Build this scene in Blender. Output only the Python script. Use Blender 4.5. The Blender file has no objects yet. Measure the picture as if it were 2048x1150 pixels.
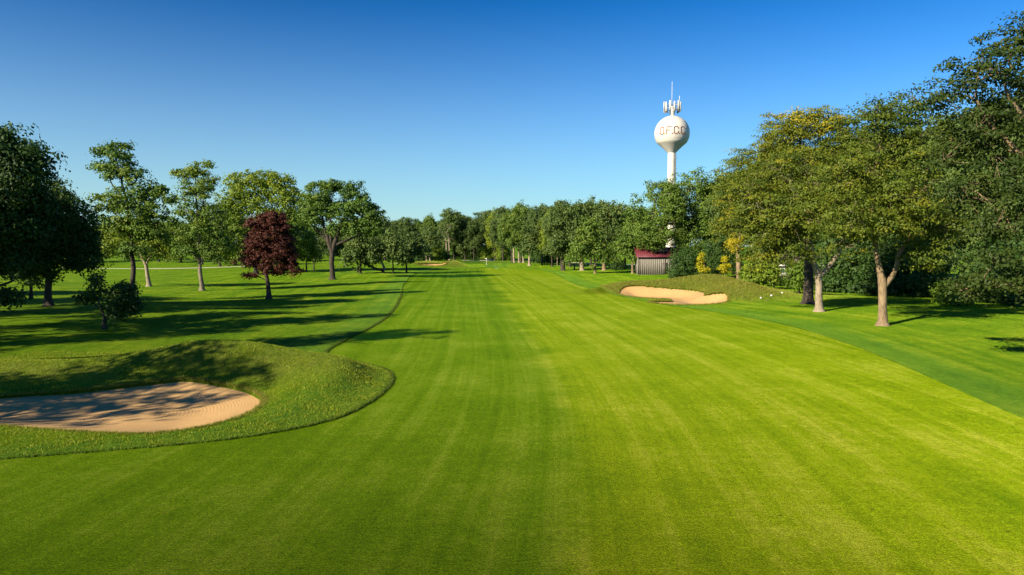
import bpy, math, random
import numpy as np
from mathutils import Vector

# ------------------------------------------------------------------ camera, sky, sun, exposure
sc = bpy.context.scene
CAM_H, FPX, HORIZON = 6.0, 1400.0, 490.0          # photo is 2048 x 1150
TILT = math.atan((575.0 - HORIZON) / FPX)
cam_d = bpy.data.cameras.new('camera'); cam = bpy.data.objects.new('camera', cam_d)
sc.collection.objects.link(cam); sc.camera = cam
cam.location = (0, 0, CAM_H); cam.rotation_euler = (math.pi / 2 - TILT, 0, 0)
cam_d.sensor_width = 36.0; cam_d.lens = FPX / 2048.0 * 36.0
cam_d.clip_start = 0.1; cam_d.clip_end = 8000

SUN_EL = math.radians(27.0)
SHX, SHY = 0.79, 0.61                               # ground direction in which shadows run
SUN_AZ = math.atan2(-SHX, -SHY)                     # compass bearing of the sun from +Y
world = bpy.data.worlds.new('World'); sc.world = world; world.use_nodes = True
wn = world.node_tree.nodes; wl = world.node_tree.links
sky = wn.new('ShaderNodeTexSky'); sky.sky_type = 'NISHITA'; sky.sun_disc = False
sky.sun_elevation = SUN_EL; sky.sun_rotation = SUN_AZ
sky.air_density = 1.0; sky.dust_density = 0.0; sky.ozone_density = 8.0; sky.altitude = 200
pre = wn.new('ShaderNodeVectorMath'); pre.operation = 'MULTIPLY'; pre.inputs[1].default_value = (0.445, 0.585, 0.532)
gm = wn.new('ShaderNodeGamma'); gm.inputs[1].default_value = 1.6
hs = wn.new('ShaderNodeHueSaturation'); hs.inputs['Saturation'].default_value = 1.065
# low summer haze, the same all round the horizon
wg = wn.new('ShaderNodeTexCoord'); wx = wn.new('ShaderNodeSeparateXYZ'); wl.new(wg.outputs['Generated'], wx.inputs[0])
def wm(op, a, b):
    m = wn.new('ShaderNodeMath'); m.operation = op
    for i, v in enumerate((a, b)):
        if isinstance(v, (int, float)): m.inputs[i].default_value = v
        else: wl.new(v, m.inputs[i])
    return m.outputs[0]
hf = wm('POWER', wm('MAXIMUM', wm('SUBTRACT', 1.0, wm('MULTIPLY', wm('MAXIMUM', wx.outputs[2], 0.0), 1 / 0.36)), 0.0), 1.7)
hm = wn.new('ShaderNodeMix'); hm.data_type = 'RGBA'; wl.new(wm('MULTIPLY', hf, 0.92), hm.inputs[0])
hm.inputs[7].default_value = (3.8, 5.2, 5.4, 1)
wl.new(sky.outputs[0], pre.inputs[0]); wl.new(pre.outputs[0], gm.inputs[0]); wl.new(gm.outputs[0], hs.inputs['Color'])
wl.new(hs.outputs[0], hm.inputs[6]); wl.new(hm.outputs[2], wn['Background'].inputs['Color'])
wn['Background'].inputs['Strength'].default_value = 0.068

sun_d = bpy.data.lights.new('sun', 'SUN'); sun = bpy.data.objects.new('sun', sun_d)
sc.collection.objects.link(sun)
sun_d.energy = 5.0; sun_d.angle = math.radians(0.55); sun_d.color = (1.0, 0.86, 0.63)
sun.rotation_euler = Vector((SHX * math.cos(SUN_EL), SHY * math.cos(SUN_EL), -math.sin(SUN_EL))).to_track_quat('-Z', 'Y').to_euler()

sc.view_settings.view_transform = 'Standard'; sc.view_settings.look = 'None'
sc.view_settings.gamma = 1.0; sc.view_settings.exposure = 1.05
sc.cycles.max_bounces = 6; sc.cycles.diffuse_bounces = 3; sc.cycles.transmission_bounces = 4
sc.cycles.use_denoising = True

# ------------------------------------------------------------------ helpers
COL = sc.collection
RNG = np.random.default_rng(11)

def ray(px, py):
    xc, yc = (px - 1024.0) / FPX, -(py - 575.0) / FPX
    c, s = math.cos(TILT), math.sin(TILT)
    return np.array([xc, c + yc * s, -s + yc * c])

def gnd(px, py):                                    # point of the level ground seen at a pixel
    d = ray(px, py); t = -CAM_H / d[2]
    return np.array([d[0] * t, d[1] * t, 0.0])

def at(px, py, Y):                                  # point seen at a pixel at distance Y
    d = ray(px, py); t = Y / d[1]
    return np.array([d[0] * t, Y, CAM_H + d[2] * t])

def ppm(Y): return FPX / Y                          # pixels per metre at distance Y

def mesh_np(name, V, F, mat, parent=None, attrs=None, smooth=False, loc=None, data_only=False):
    V = np.asarray(V, np.float32); F = np.asarray(F, np.int32)
    me = bpy.data.meshes.new(name)
    n, k = F.shape
    me.vertices.add(len(V)); me.vertices.foreach_set('co', V.ravel())
    me.loops.add(n * k); me.loops.foreach_set('vertex_index', F.ravel())
    me.polygons.add(n)
    me.polygons.foreach_set('loop_start', np.arange(0, n * k, k, dtype=np.int32))
    me.polygons.foreach_set('loop_total', np.full(n, k, np.int32))
    if smooth: me.polygons.foreach_set('use_smooth', np.ones(n, bool))
    for an, av in (attrs or {}).items():
        a = me.attributes.new(an, 'FLOAT', 'POINT'); a.data.foreach_set('value', np.asarray(av, np.float32))
    me.update(calc_edges=True)
    if mat: me.materials.append(mat)
    if data_only: return me
    o = bpy.data.objects.new(name, me); COL.objects.link(o)
    if parent: o.parent = parent
    if loc is not None: o.location = loc
    return o

def empty(name, loc, label, cat, group=None):
    o = bpy.data.objects.new(name, None); COL.objects.link(o); o.location = tuple(float(v) for v in loc)
    o.empty_display_size = 0.2
    o['label'] = label; o['category'] = cat
    if group: o['group'] = group
    return o

def tag(o, label=None, cat=None, group=None, kind=None):
    if label: o['label'] = label
    if cat: o['category'] = cat
    if group: o['group'] = group
    if kind: o['kind'] = kind
    return o

class MB:                                           # quads collected into one mesh
    def __init__(s): s.V = []; s.F = []; s.n = 0
    def add(s, V, F):
        V = np.asarray(V, float); F = np.asarray(F, int)
        s.V.append(V); s.F.append(F + s.n); s.n += len(V)
    def box(s, c, size, R=None):
        x, y, z = np.asarray(size) / 2.0
        P = np.array([[-x,-y,-z],[x,-y,-z],[x,y,-z],[-x,y,-z],[-x,-y,z],[x,-y,z],[x,y,z],[-x,y,z]])
        if R is not None: P = P @ np.asarray(R).T
        s.add(P + np.asarray(c, float), [[0,3,2,1],[4,5,6,7],[0,1,5,4],[1,2,6,5],[2,3,7,6],[3,0,4,7]])
    def tube(s, P, r, sides=6, cap=True):
        P = np.asarray(P, float); k = len(P); r = np.broadcast_to(np.asarray(r, float), (k,))
        T = np.gradient(P, axis=0); T /= np.linalg.norm(T, axis=1, keepdims=True) + 1e-9
        m = T.mean(0); ref = np.array([1.0, 0.13, 0.0]) if abs(m[0]) < 0.8 * np.linalg.norm(m) + 1e-6 else np.array([0.1, 1.0, 0.05])
        A = np.cross(T, ref); A /= np.linalg.norm(A, axis=1, keepdims=True) + 1e-9
        B = np.cross(T, A)
        th = np.arange(sides) * 2 * math.pi / sides
        ring = (A[:, None, :] * np.cos(th)[None, :, None] + B[:, None, :] * np.sin(th)[None, :, None]) * r[:, None, None] + P[:, None, :]
        V = ring.reshape(-1, 3)
        i = np.arange(k - 1)[:, None] * sides; j = np.arange(sides)[None, :]; j2 = (j + 1) % sides
        F = np.stack([i + j, i + j2, i + sides + j2, i + sides + j], -1).reshape(-1, 4)
        if cap:
            V = np.vstack([V, P[:1], P[-1:]]); b = k * sides; l0 = (k - 1) * sides
            jj = np.arange(0, sides, 2); 
            c0 = np.stack([np.full(len(jj), b), (jj + 2) % sides, (jj + 1) % sides, jj], -1)
            c1 = np.stack([np.full(len(jj), b + 1), l0 + jj, l0 + (jj + 1) % sides, l0 + (jj + 2) % sides], -1)
            if sides % 2 == 0: F = np.vstack([F, c0, c1])
        s.add(V, F)
    def lathe(s, prof, c=(0, 0, 0), sides=24):
        prof = np.asarray(prof, float); k = len(prof); th = np.arange(sides) * 2 * math.pi / sides
        V = np.stack([prof[:, None, 0] * np.cos(th), prof[:, None, 0] * np.sin(th), np.broadcast_to(prof[:, None, 1], (k, sides))], -1).reshape(-1, 3)
        i = np.arange(k - 1)[:, None] * sides; j = np.arange(sides)[None, :]; j2 = (j + 1) % sides
        F = np.stack([i + j, i + j2, i + sides + j2, i + sides + j], -1).reshape(-1, 4)
        s.add(V + np.asarray(c, float), F)
    def build(s, name, mat, parent=None, smooth=False, loc=None, data_only=False):
        return mesh_np(name, np.vstack(s.V), np.vstack(s.F), mat, parent, None, smooth, loc, data_only)

def rotz(a):
    c, s_ = math.cos(a), math.sin(a)
    return np.array([[c, -s_, 0], [s_, c, 0], [0, 0, 1.0]])

# ------------------------------------------------------------------ materials
def mat_new(name):
    m = bpy.data.materials.new(name); m.use_nodes = True
    nt = m.node_tree; return m, nt, nt.nodes, nt.links, nt.nodes['Principled BSDF']

def ramp(N, stops, interp='LINEAR'):
    r = N.new('ShaderNodeValToRGB'); r.color_ramp.interpolation = interp
    e = r.color_ramp.elements
    while len(e) < len(stops): e.new(0.5)
    for el, (p, c) in zip(e, stops):
        el.position = p; el.color = (c[0], c[1], c[2], 1)
    return r

def noise(N, L, vec, scale, detail=4, rough=0.55):
    n = N.new('ShaderNodeTexNoise'); n.inputs['Scale'].default_value = scale
    n.inputs['Detail'].default_value = detail; n.inputs['Roughness'].default_value = rough
    L.new(vec, n.inputs['Vector']); return n

def mixc(N, L, fac, a, b, mode='MIX'):
    m = N.new('ShaderNodeMix'); m.data_type = 'RGBA'; m.blend_type = mode
    for s_, v in ((0, fac), (6, a), (7, b)):
        if isinstance(v, (int, float)): m.inputs[s_].default_value = v
        elif isinstance(v, tuple): m.inputs[s_].default_value = (*v, 1)
        else: L.new(v, m.inputs[s_])
    return m.outputs[2]

def maprange(N, L, v, a, b, c, d, smooth=True):
    m = N.new('ShaderNodeMapRange'); m.interpolation_type = 'SMOOTHSTEP' if smooth else 'LINEAR'
    L.new(v, m.inputs[0])
    for i, x in enumerate((a, b, c, d)): m.inputs[1 + i].default_value = x
    return m.outputs[0]

def mathn(N, L, op, a, b=None):
    m = N.new('ShaderNodeMath'); m.operation = op
    for i, v in enumerate((a, b)):
        if v is None: continue
        if isinstance(v, (int, float)): m.inputs[i].default_value = v
        else: L.new(v, m.inputs[i])
    return m.outputs[0]

def attr(N, name):
    a = N.new('ShaderNodeAttribute'); a.attribute_name = name; return a.outputs['Fac']

def bump(N, L, h, strength, dist, bsdf):
    b = N.new('ShaderNodeBump'); b.inputs['Strength'].default_value = strength; b.inputs['Distance'].default_value = dist
    L.new(h, b.inputs['Height']); L.new(b.outputs[0], bsdf.inputs['Normal'])

def scaled(N, L, vec, s):
    m = N.new('ShaderNodeMapping'); m.inputs['Scale'].default_value = s; L.new(vec, m.inputs['Vector']); return m.outputs[0]

def grass_material(name, dark, mid, light, kind):
    m, nt, N, L, B = mat_new(name)
    pos = N.new('ShaderNodeNewGeometry').outputs['Position']
    n1 = noise(N, L, pos, 0.22, 5, 0.6); n2 = noise(N, L, pos, 2.2, 4, 0.6); n3 = noise(N, L, pos, 24, 4, 0.75)
    r1 = ramp(N, [(0.36, dark), (0.5, mid), (0.64, light)])
    mixv = mathn(N, L, 'ADD', mathn(N, L, 'MULTIPLY', n1.outputs[0], 0.62), mathn(N, L, 'MULTIPLY', n2.outputs[0], 0.38))
    lane = attr(N, 'lane')
    if kind == 'fairway':
        wob = mathn(N, L, 'ADD', lane, maprange(N, L, n1.outputs[0], 0.2, 0.8, -0.9, 0.9))
        half = maprange(N, L, wob, -1.3, 0.7, 0.0, 1.0)
        cx = N.new('ShaderNodeCombineXYZ'); L.new(lane, cx.inputs[0])
        sy = N.new('ShaderNodeSeparateXYZ'); L.new(pos, sy.inputs[0])
        L.new(mathn(N, L, 'MULTIPLY', sy.outputs[1], 0.012), cx.inputs[1])
        tr = noise(N, L, cx.outputs[0], 1.1, 6, 0.72)
        mixv = mathn(N, L, 'ADD', mathn(N, L, 'MULTIPLY', mixv, 0.50), mathn(N, L, 'MULTIPLY', tr.outputs[0], 0.50))
        L.new(mixv, r1.inputs[0])
        col = mixc(N, L, half, mixc(N, L, 1.0, r1.outputs[0], (0.58, 0.73, 0.53), 'MULTIPLY'), r1.outputs[0])
        # yellowish thin spots
        yel = maprange(N, L, noise(N, L, pos, 0.55, 5, 0.7).outputs[0], 0.60, 0.82, 0.0, 0.25)
        col = mixc(N, L, yel, col, (light[0] * 1.15, light[1] * 0.98, light[2] * 1.2))
    else:
        cx = N.new('ShaderNodeCombineXYZ'); L.new(lane, cx.inputs[0])
        sy = N.new('ShaderNodeSeparateXYZ'); L.new(pos, sy.inputs[0])
        L.new(mathn(N, L, 'MULTIPLY', sy.outputs[1], 0.05), cx.inputs[1])
        tr = noise(N, L, cx.outputs[0], 0.8, 4, 0.65)
        mixv = mathn(N, L, 'ADD', mathn(N, L, 'MULTIPLY', mixv, 0.6), mathn(N, L, 'MULTIPLY', tr.outputs[0], 0.4))
        L.new(mixv, r1.inputs[0]); col = r1.outputs[0]
        # intermediate cut along the fairway: a cooler, blue-green strip about 3 m wide
        dist = mathn(N, L, 'ADD', lane, maprange(N, L, n1.outputs[0], 0.2, 0.8, -0.8, 0.8))
        cut = maprange(N, L, dist, 1.2, 4.2, 0.6, 0.0)
        col = mixc(N, L, cut, col, mixc(N, L, 1.0, mixc(N, L, 0.35, col, (0.080, 0.135, 0.012)), (0.82, 0.98, 1.7), 'MULTIPLY'))
        # longer, drier fescue on the bunker mounds
        dry = mathn(N, L, 'MULTIPLY', attr(N, 'dry'), maprange(N, L, n2.outputs[0], 0.3, 0.7, 0.45, 1.0))
        col = mixc(N, L, dry, col, (0.150, 0.165, 0.030))
    spk = N.new('ShaderNodeTexVoronoi'); spk.inputs['Scale'].default_value = 1.1; L.new(pos, spk.inputs['Vector'])
    col = mixc(N, L, maprange(N, L, spk.outputs['Distance'], 0.03, 0.055, 0.7, 0.0), col, (0.035, 0.045, 0.008))
    # blade-scale speckle
    n4 = noise(N, L, pos, 8.5, 3, 0.8)
    sp = mathn(N, L, 'MULTIPLY', maprange(N, L, n3.outputs[0], 0.3, 0.7, 0.36, 1.64, False), maprange(N, L, n4.outputs[0], 0.3, 0.7, 0.70, 1.30, False))
    cc = N.new('ShaderNodeVectorMath'); cc.operation = 'SCALE'; L.new(col, cc.inputs[0]); L.new(sp, cc.inputs[3])
    k1, k2 = (0.13, 3.1) if kind == 'fairway' else (0.70, 1.75)
    cb = N.new('ShaderNodeVectorMath'); cb.operation = 'SCALE'; L.new(cc.outputs[0], cb.inputs[0]); cb.inputs[3].default_value = k1
    ct = N.new('ShaderNodeVectorMath'); ct.operation = 'SCALE'; L.new(cc.outputs[0], ct.inputs[0]); ct.inputs[3].default_value = k2
    L.new(cb.outputs[0], B.inputs['Base Color']); L.new(ct.outputs[0], B.inputs['Sheen Tint'])
    B.inputs['Roughness'].default_value = 0.8; B.inputs['Specular IOR Level'].default_value = 0.03
    B.inputs['Sheen Weight'].default_value = 1.0; B.inputs['Sheen Roughness'].default_value = 0.322 if kind == 'fairway' else 0.40
    hb = mathn(N, L, 'ADD', n3.outputs[0], mathn(N, L, 'MULTIPLY', n2.outputs[0], 0.8))
    bump(N, L, hb, 0.55 if kind == 'fairway' else 0.9, 0.02 if kind == 'fairway' else 0.06, B)
    return m

M_FAIR = grass_material('fairway_grass', (0.080, 0.138, 0.001), (0.148, 0.205, 0.003), (0.262, 0.286, 0.026), 'fairway')
M_ROUGH = grass_material('rough_grass', (0.026, 0.074, 0.002), (0.066, 0.125, 0.004), (0.140, 0.185, 0.010), 'rough')
M_GREEN = grass_material('green_grass', (0.075, 0.125, 0.006), (0.10, 0.145, 0.008), (0.12, 0.16, 0.01), 'fairway')

def sand_material():
    m, nt, N, L, B = mat_new('bunker_sand')
    pos = N.new('ShaderNodeNewGeometry').outputs['Position']
    n1 = noise(N, L, pos, 0.5, 4); n2 = noise(N, L, pos, 55, 3, 0.7)
    r = ramp(N, [(0.3, (0.44, 0.265, 0.098)), (0.7, (0.55, 0.345, 0.140))])
    L.new(mathn(N, L, 'ADD', mathn(N, L, 'MULTIPLY', n1.outputs[0], 0.6), mathn(N, L, 'MULTIPLY', n2.outputs[0], 0.4)), r.inputs[0])
    L.new(r.outputs[0], B.inputs['Base Color']); B.inputs['Roughness'].default_value = 0.95
    w = N.new('ShaderNodeTexWave'); w.wave_type = 'BANDS'; w.inputs['Scale'].default_value = 1.0
    w.inputs['Distortion'].default_value = 3.0; w.inputs['Detail'].default_value = 2
    cx = N.new('ShaderNodeCombineXYZ'); L.new(mathn(N, L, 'MULTIPLY', attr(N, 'rake'), 2.6), cx.inputs[0])
    L.new(mathn(N, L, 'MULTIPLY', n1.outputs[0], 1.5), cx.inputs[1])
    L.new(cx.outputs[0], w.inputs['Vector'])
    h = mathn(N, L, 'ADD', mathn(N, L, 'MULTIPLY', w.outputs['Fac'], 0.22), mathn(N, L, 'MULTIPLY', n2.outputs[0], 0.8))
    bump(N, L, h, 0.6, 0.03, B)
    return m
M_SAND = sand_material()

def blade_material(name, a, b, c):
    m, nt, N, L, B = mat_new(name)
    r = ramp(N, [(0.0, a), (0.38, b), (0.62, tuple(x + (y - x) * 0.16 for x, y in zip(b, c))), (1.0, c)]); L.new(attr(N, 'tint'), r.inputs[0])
    L.new(r.outputs[0], B.inputs['Base Color']); B.inputs['Roughness'].default_value = 0.6
    B.inputs['Specular IOR Level'].default_value = 0.25
    T = N.new('ShaderNodeBsdfTranslucent'); mx = N.new('ShaderNodeMixShader'); mx.inputs[0].default_value = 0.3
    bri = N.new('ShaderNodeVectorMath'); bri.operation = 'MULTIPLY'; bri.inputs[1].default_value = (1.25, 1.3, 0.9)
    L.new(r.outputs[0], bri.inputs[0]); L.new(bri.outputs[0], T.inputs['Color'])
    L.new(B.outputs[0], mx.inputs[1]); L.new(T.outputs[0], mx.inputs[2]); L.new(mx.outputs[0], N['Material Output'].inputs[0])
    return m

LEAF = {
    'locust': blade_material('leaf_locust', (0.040, 0.080, 0.009), (0.100, 0.146, 0.013), (0.40, 0.33, 0.014)),
    'locust_shaded': blade_material('leaf_locust_shaded', (0.020, 0.045, 0.007), (0.044, 0.074, 0.010), (0.11, 0.13, 0.015)),  # locust leaf with the crown's self-shade painted into its colour
    'maple': blade_material('leaf_maple', (0.042, 0.100, 0.016), (0.090, 0.168, 0.022), (0.235, 0.300, 0.034)),
    'yellowgreen': blade_material('leaf_yellow_green', (0.079, 0.140, 0.014), (0.166, 0.236, 0.018), (0.455, 0.473, 0.025)),
    'oak': blade_material('leaf_oak', (0.049, 0.091, 0.025), (0.091, 0.149, 0.033), (0.193, 0.236, 0.052)),
    'oak_fresh': blade_material('leaf_oak_fresh', (0.060, 0.119, 0.021), (0.112, 0.189, 0.026), (0.236, 0.289, 0.038)),
    'red': blade_material('leaf_red', (0.040, 0.012, 0.010), (0.078, 0.022, 0.016), (0.13, 0.055, 0.025)),
    'gold': blade_material('leaf_gold', (0.28, 0.29, 0.010), (0.42, 0.39, 0.012), (0.56, 0.48, 0.025)),
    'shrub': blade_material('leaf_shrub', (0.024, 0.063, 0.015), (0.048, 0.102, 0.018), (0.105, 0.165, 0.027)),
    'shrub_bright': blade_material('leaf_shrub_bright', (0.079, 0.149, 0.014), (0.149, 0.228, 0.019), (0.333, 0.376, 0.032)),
}
M_BLADE = blade_material('grass_blades', (0.145, 0.215, 0.008), (0.225, 0.285, 0.014), (0.31, 0.35, 0.03))
M_EDGE_SHADOW = blade_material('edge_shadow_blades', (0.045, 0.085, 0.005), (0.08, 0.13, 0.010), (0.14, 0.18, 0.02))  # blades coloured darker to draw the shadow line of the rough lip
M_BLADE_DRY = blade_material('fescue_blades', (0.12, 0.155, 0.012), (0.21, 0.225, 0.030), (0.36, 0.31, 0.07))

def bark_material(name, a, b):
    m, nt, N, L, B = mat_new(name)
    tc = N.new('ShaderNodeTexCoord').outputs['Object']
    v = scaled(N, L, tc, (1.0, 1.0, 0.22))
    n1 = noise(N, L, v, 13, 6, 0.7); n2 = noise(N, L, tc, 1.1, 3)
    r = ramp(N, [(0.34, a), (0.64, b)])
    L.new(mathn(N, L, 'ADD', mathn(N, L, 'MULTIPLY', n1.outputs[0], 0.7), mathn(N, L, 'MULTIPLY', n2.outputs[0], 0.3)), r.inputs[0])
    L.new(r.outputs[0], B.inputs['Base Color']); B.inputs['Roughness'].default_value = 0.9
    bump(N, L, n1.outputs[0], 0.9, 0.05, B)
    return m
BARK = {'grey': bark_material('bark_grey', (0.085, 0.068, 0.050), (0.27, 0.225, 0.17)),
        'dark': bark_material('bark_dark_shadowed', (0.020, 0.016, 0.012), (0.068, 0.052, 0.038)),  # dark bark, lowered further so trunk shadow is in the colour
        'tan': bark_material('bark_tan', (0.075, 0.050, 0.028), (0.34, 0.245, 0.14)),
        'pale': bark_material('bark_pale', (0.11, 0.085, 0.058), (0.40, 0.33, 0.24))}

def plain(name, col, rough=0.6, metal=0.0, var=0.12, scale=1.5):
    m, nt, N, L, B = mat_new(name)
    tc = N.new('ShaderNodeTexCoord').outputs['Object']
    n = noise(N, L, tc, scale, 5, 0.6)
    r = ramp(N, [(0.3, tuple(c * (1 - var) for c in col)), (0.7, tuple(min(1, c * (1 + var)) for c in col))])
    L.new(n.outputs[0], r.inputs[0]); L.new(r.outputs[0], B.inputs['Base Color'])
    B.inputs['Roughness'].default_value = rough; B.inputs['Metallic'].default_value = metal
    return m
M_TANK = plain('tank_paint', (0.60, 0.575, 0.53), 0.5, 0, 0.07, 0.6)
M_LETTER = plain('letter_paint', (0.20, 0.075, 0.030), 0.6)
M_ANT = plain('antenna_plastic', (0.66, 0.64, 0.60), 0.5)
M_STEEL = plain('galvanised_steel', (0.36, 0.36, 0.36), 0.45, 0.5)
M_DARK = plain('black_plastic', (0.025, 0.026, 0.025), 0.5)
M_ROOF = plain('maroon_metal', (0.13, 0.022, 0.034), 0.5, 0.0, 0.25)
M_SIDING = plain('grey_siding', (0.20, 0.185, 0.155), 0.85, 0, 0.2, 3)
M_TRIM = plain('dark_trim', (0.07, 0.06, 0.05), 0.7)
M_HOUSE = plain('beige_wall', (0.42, 0.36, 0.29), 0.8)
M_WHITE = plain('white_paint', (0.80, 0.79, 0.76), 0.5, 0, 0.04)
M_SHINGLE = plain('brown_shingle', (0.12, 0.095, 0.075), 0.9, 0, 0.25, 8)
M_POST = plain('weathered_wood', (0.42, 0.33, 0.22), 0.85, 0, 0.2, 6)
M_PATH = plain('cart_path_concrete', (0.46, 0.42, 0.36), 0.9, 0, 0.12, 2)
M_GLASS, _nt, _N, _L, _B = mat_new('window_glass')
_B.inputs['Base Color'].default_value = (0.05, 0.10, 0.10, 1); _B.inputs['Roughness'].default_value = 0.06
M_FLAG = plain('flag_cloth', (0.75, 0.70, 0.40), 0.8)

# ------------------------------------------------------------------ terrain
def ginterp(pts, y): 
    p = np.array(pts, float); return np.interp(y, p[:, 0], p[:, 1])

def smooth_curve(pts, lo, hi, n=1400):
    ys = np.linspace(lo, hi, n); xs = ginterp(pts, ys)
    return ys, xs

LPTS = [(-320, -30), (-20, -22), (12, -18.2), (17.5, -17.2), (19.3, -15.0), (19.9, -12.0), (20.7, -9.6), (22, -7.4), (24, -5.85), (27, -5.25), (30.3, -5.15), (33, -5.7),
        (35, -7.2), (37.0, -9.4), (38.4, -10.35), (40.5, -10.5), (44, -10.4), (50, -10.1), (57, -10.2), (68, -11.2), (84, -13.2), (105, -16.4), (130, -19.0), (150, -20.0), (165, -18), (172, -13), (175, -7), (176, -4.0), (5000, -4.0)]
RPTS = [(-320, 18), (-20, 17), (12, 16.6), (24.3, 17.8), (33, 19.4), (42, 20.7), (52, 20.9), (62, 18.6), (72, 14.9), (88, 11.4), (105, 9.6), (120, 9.0), (140, 9.2), (158, 8.6), (168, 6.5), (173, 2.0), (175.4, -2.0), (176, -4.0), (5000, -4.0)]
MPTS = [(-20, -0.5), (12.7, 1.6), (18, 2.2), (23, 2.6), (36, 2.5), (56, 1.0), (84, -0.8), (153, -6.0), (200, -8)]
def _soft(pts, y, w=0.0):
    if w <= 0: return ginterp(pts, y)
    return sum(ginterp(pts, y + d * w) for d in (-1, -0.5, 0, 0.5, 1)) / 5.0
def Lx(y):
    y = np.asarray(y, float); return np.where(y < 46, _soft(LPTS, y, 0.9), _soft(LPTS, y, 2.5))
def Rx(y): return _soft(RPTS, np.asarray(y, float), 2.5)
def Mx(y): return _soft(MPTS, np.asarray(y, float), 6)

MOUNDS = [  # x, y, sx, sy, rot, height
    (-14.4, 32.9, 2.9, 1.6, 0.0, 1.14), (-10.3, 32.2, 2.6, 1.6, -0.12, 0.60), (-20.5, 31.6, 5.0, 1.5, 0.05, 0.36), (-27, 31, 5, 2.5, 0, 0.35),
    (-7.7, 29.4, 1.2, 2.8, 0.12, 0.46), (-11.2, 22.2, 5.0, 1.3, 0.15, 0.10),
    (13.9, 89.0, 3.0, 2.0, 0, 0.75), (19.3, 90.0, 4.0, 2.3, 0, 0.9), (25.5, 88.5, 3.4, 3.0, 0, 1.65), (25.3, 78.0, 2.4, 2.6, 0.1, 1.5), (30.5, 83, 5, 5, 0, 0.45),
    (-21.5, 186, 5.0, 3.0, 0, 1.2), (-14.8, 179, 2.3, 2.5, 0, 1.5), (-26, 181, 4, 4, 0, 0.6),
    (-40, 178, 16, 6, 0, 0.9), (-8, 214, 24, 20, 0, 1.0), (-30, 62, 9, 3.5, -0.5, 0.35)]
def h0(x, y):
    x = np.asarray(x, float); y = np.asarray(y, float)
    z = 0.10 * np.sin(x * 0.085 + 0.4) * np.sin(y * 0.062 + 1.0) * np.clip((y - 15) / 60, 0, 1)
    z = z + 0.34 * np.sin(x * 0.075 + y * 0.055 + 2.0) * np.clip((np.abs(x) - 12) / 25, 0, 1) * np.clip(y / 40, 0, 1)
    for mx, my, sx, sy, r, a in MOUNDS:
        c, s_ = math.cos(r), math.sin(r); dx, dy = x - mx, y - my
        u = (dx * c + dy * s_) / sx; v = (-dx * s_ + dy * c) / sy
        g = a * np.exp(-0.5 * (u * u + v * v))
        if my < 40:
            t = np.clip((Lx(y) - x + 0.3) / 2.6, 0, 1); g = g * t * t * (3 - 2 * t)
        z = z + g
    return z

def closed_curve(pts, n=220):                       # smooth closed outline (Catmull-Rom)
    P = np.array(pts, float); k = len(P); out = []
    per = max(4, n // k)
    for i in range(k):
        p0, p1, p2, p3 = P[i - 1], P[i], P[(i + 1) % k], P[(i + 2) % k]
        for t in np.arange(per) / per:
            out.append(0.5 * ((2 * p1) + (-p0 + p2) * t + (2*p0 - 5*p1 + 4*p2 - p3) * t*t + (-p0 + 3*p1 - 3*p2 + p3) * t**3))
    return np.array(out)

# bunker outlines on the ground
B_NEAR = closed_curve([(-9.75, 26.9), (-10.9, 28.4), (-12.6, 29.3), (-14.2, 29.6), (-16.0, 29.0), (-17.9, 28.0), (-20.0, 27.0), (-22.0, 25.9), (-22.8, 24.5), (-20.6, 23.5),
                       (-17.6, 22.9), (-15.3, 22.2), (-13.1, 21.7), (-11.3, 21.6), (-10.0, 22.4), (-9.4, 23.9), (-9.35, 25.6)])
B_RIGHT = closed_curve([(13.7, 87.0), (15.6, 87.6), (19.0, 86.6), (22.0, 84.0), (22.2, 80.5), (21.4, 77.4), (22.3, 76.6), (23.1, 75.4), (22.3, 72.2), (20.5, 70.2), (17.6, 69.6), (15.2, 71.4),
                        (14.5, 74.0), (15.6, 75.0), (16.9, 74.9), (17.1, 76.6), (15.4, 77.9), (13.9, 80.2), (12.9, 84.2)])
B_FAR = closed_curve([(-17.0, 176.0), (-16.6, 178.2), (-18.2, 180.8), (-20.4, 181.6), (-22.6, 180.2), (-24.5, 178.6), (-23.6, 176.8), (-20.5, 175.8)])

def signed_inside(x, y, poly):                      # > 0 inside: distance to outline
    sh = x.shape; P = np.stack([x.ravel(), y.ravel()], 1)
    A = poly; Bp = np.roll(poly, -1, 0)
    lo = poly.min(0) - 2.0; hi = poly.max(0) + 2.0
    res = np.full(len(P), -9.0)
    idx = np.where((P[:, 0] > lo[0]) & (P[:, 0] < hi[0]) & (P[:, 1] > lo[1]) & (P[:, 1] < hi[1]))[0]
    for ch in np.array_split(idx, max(1, len(idx) // 20000 + 1)):
        if len(ch) == 0: continue
        p = P[ch][:, None, :]; d = (Bp - A)[None]; w = p - A[None]
        t = np.clip((w * d).sum(-1) / ((d * d).sum(-1) + 1e-12), 0, 1)
        dist = np.sqrt(((w - d * t[..., None]) ** 2).sum(-1)).min(1)
        ay, by = A[None, :, 1], Bp[None, :, 1]; ax, bx = A[None, :, 0], Bp[None, :, 0]
        cr = ((ay > p[..., 1]) != (by > p[..., 1])) & (p[..., 0] < (bx - ax) * (p[..., 1] - ay) / (by - ay + 1e-12) + ax)
        ins = cr.sum(1) % 2 == 1
        res[ch] = np.where(ins, dist, -dist)
    return res.reshape(sh)

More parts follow.
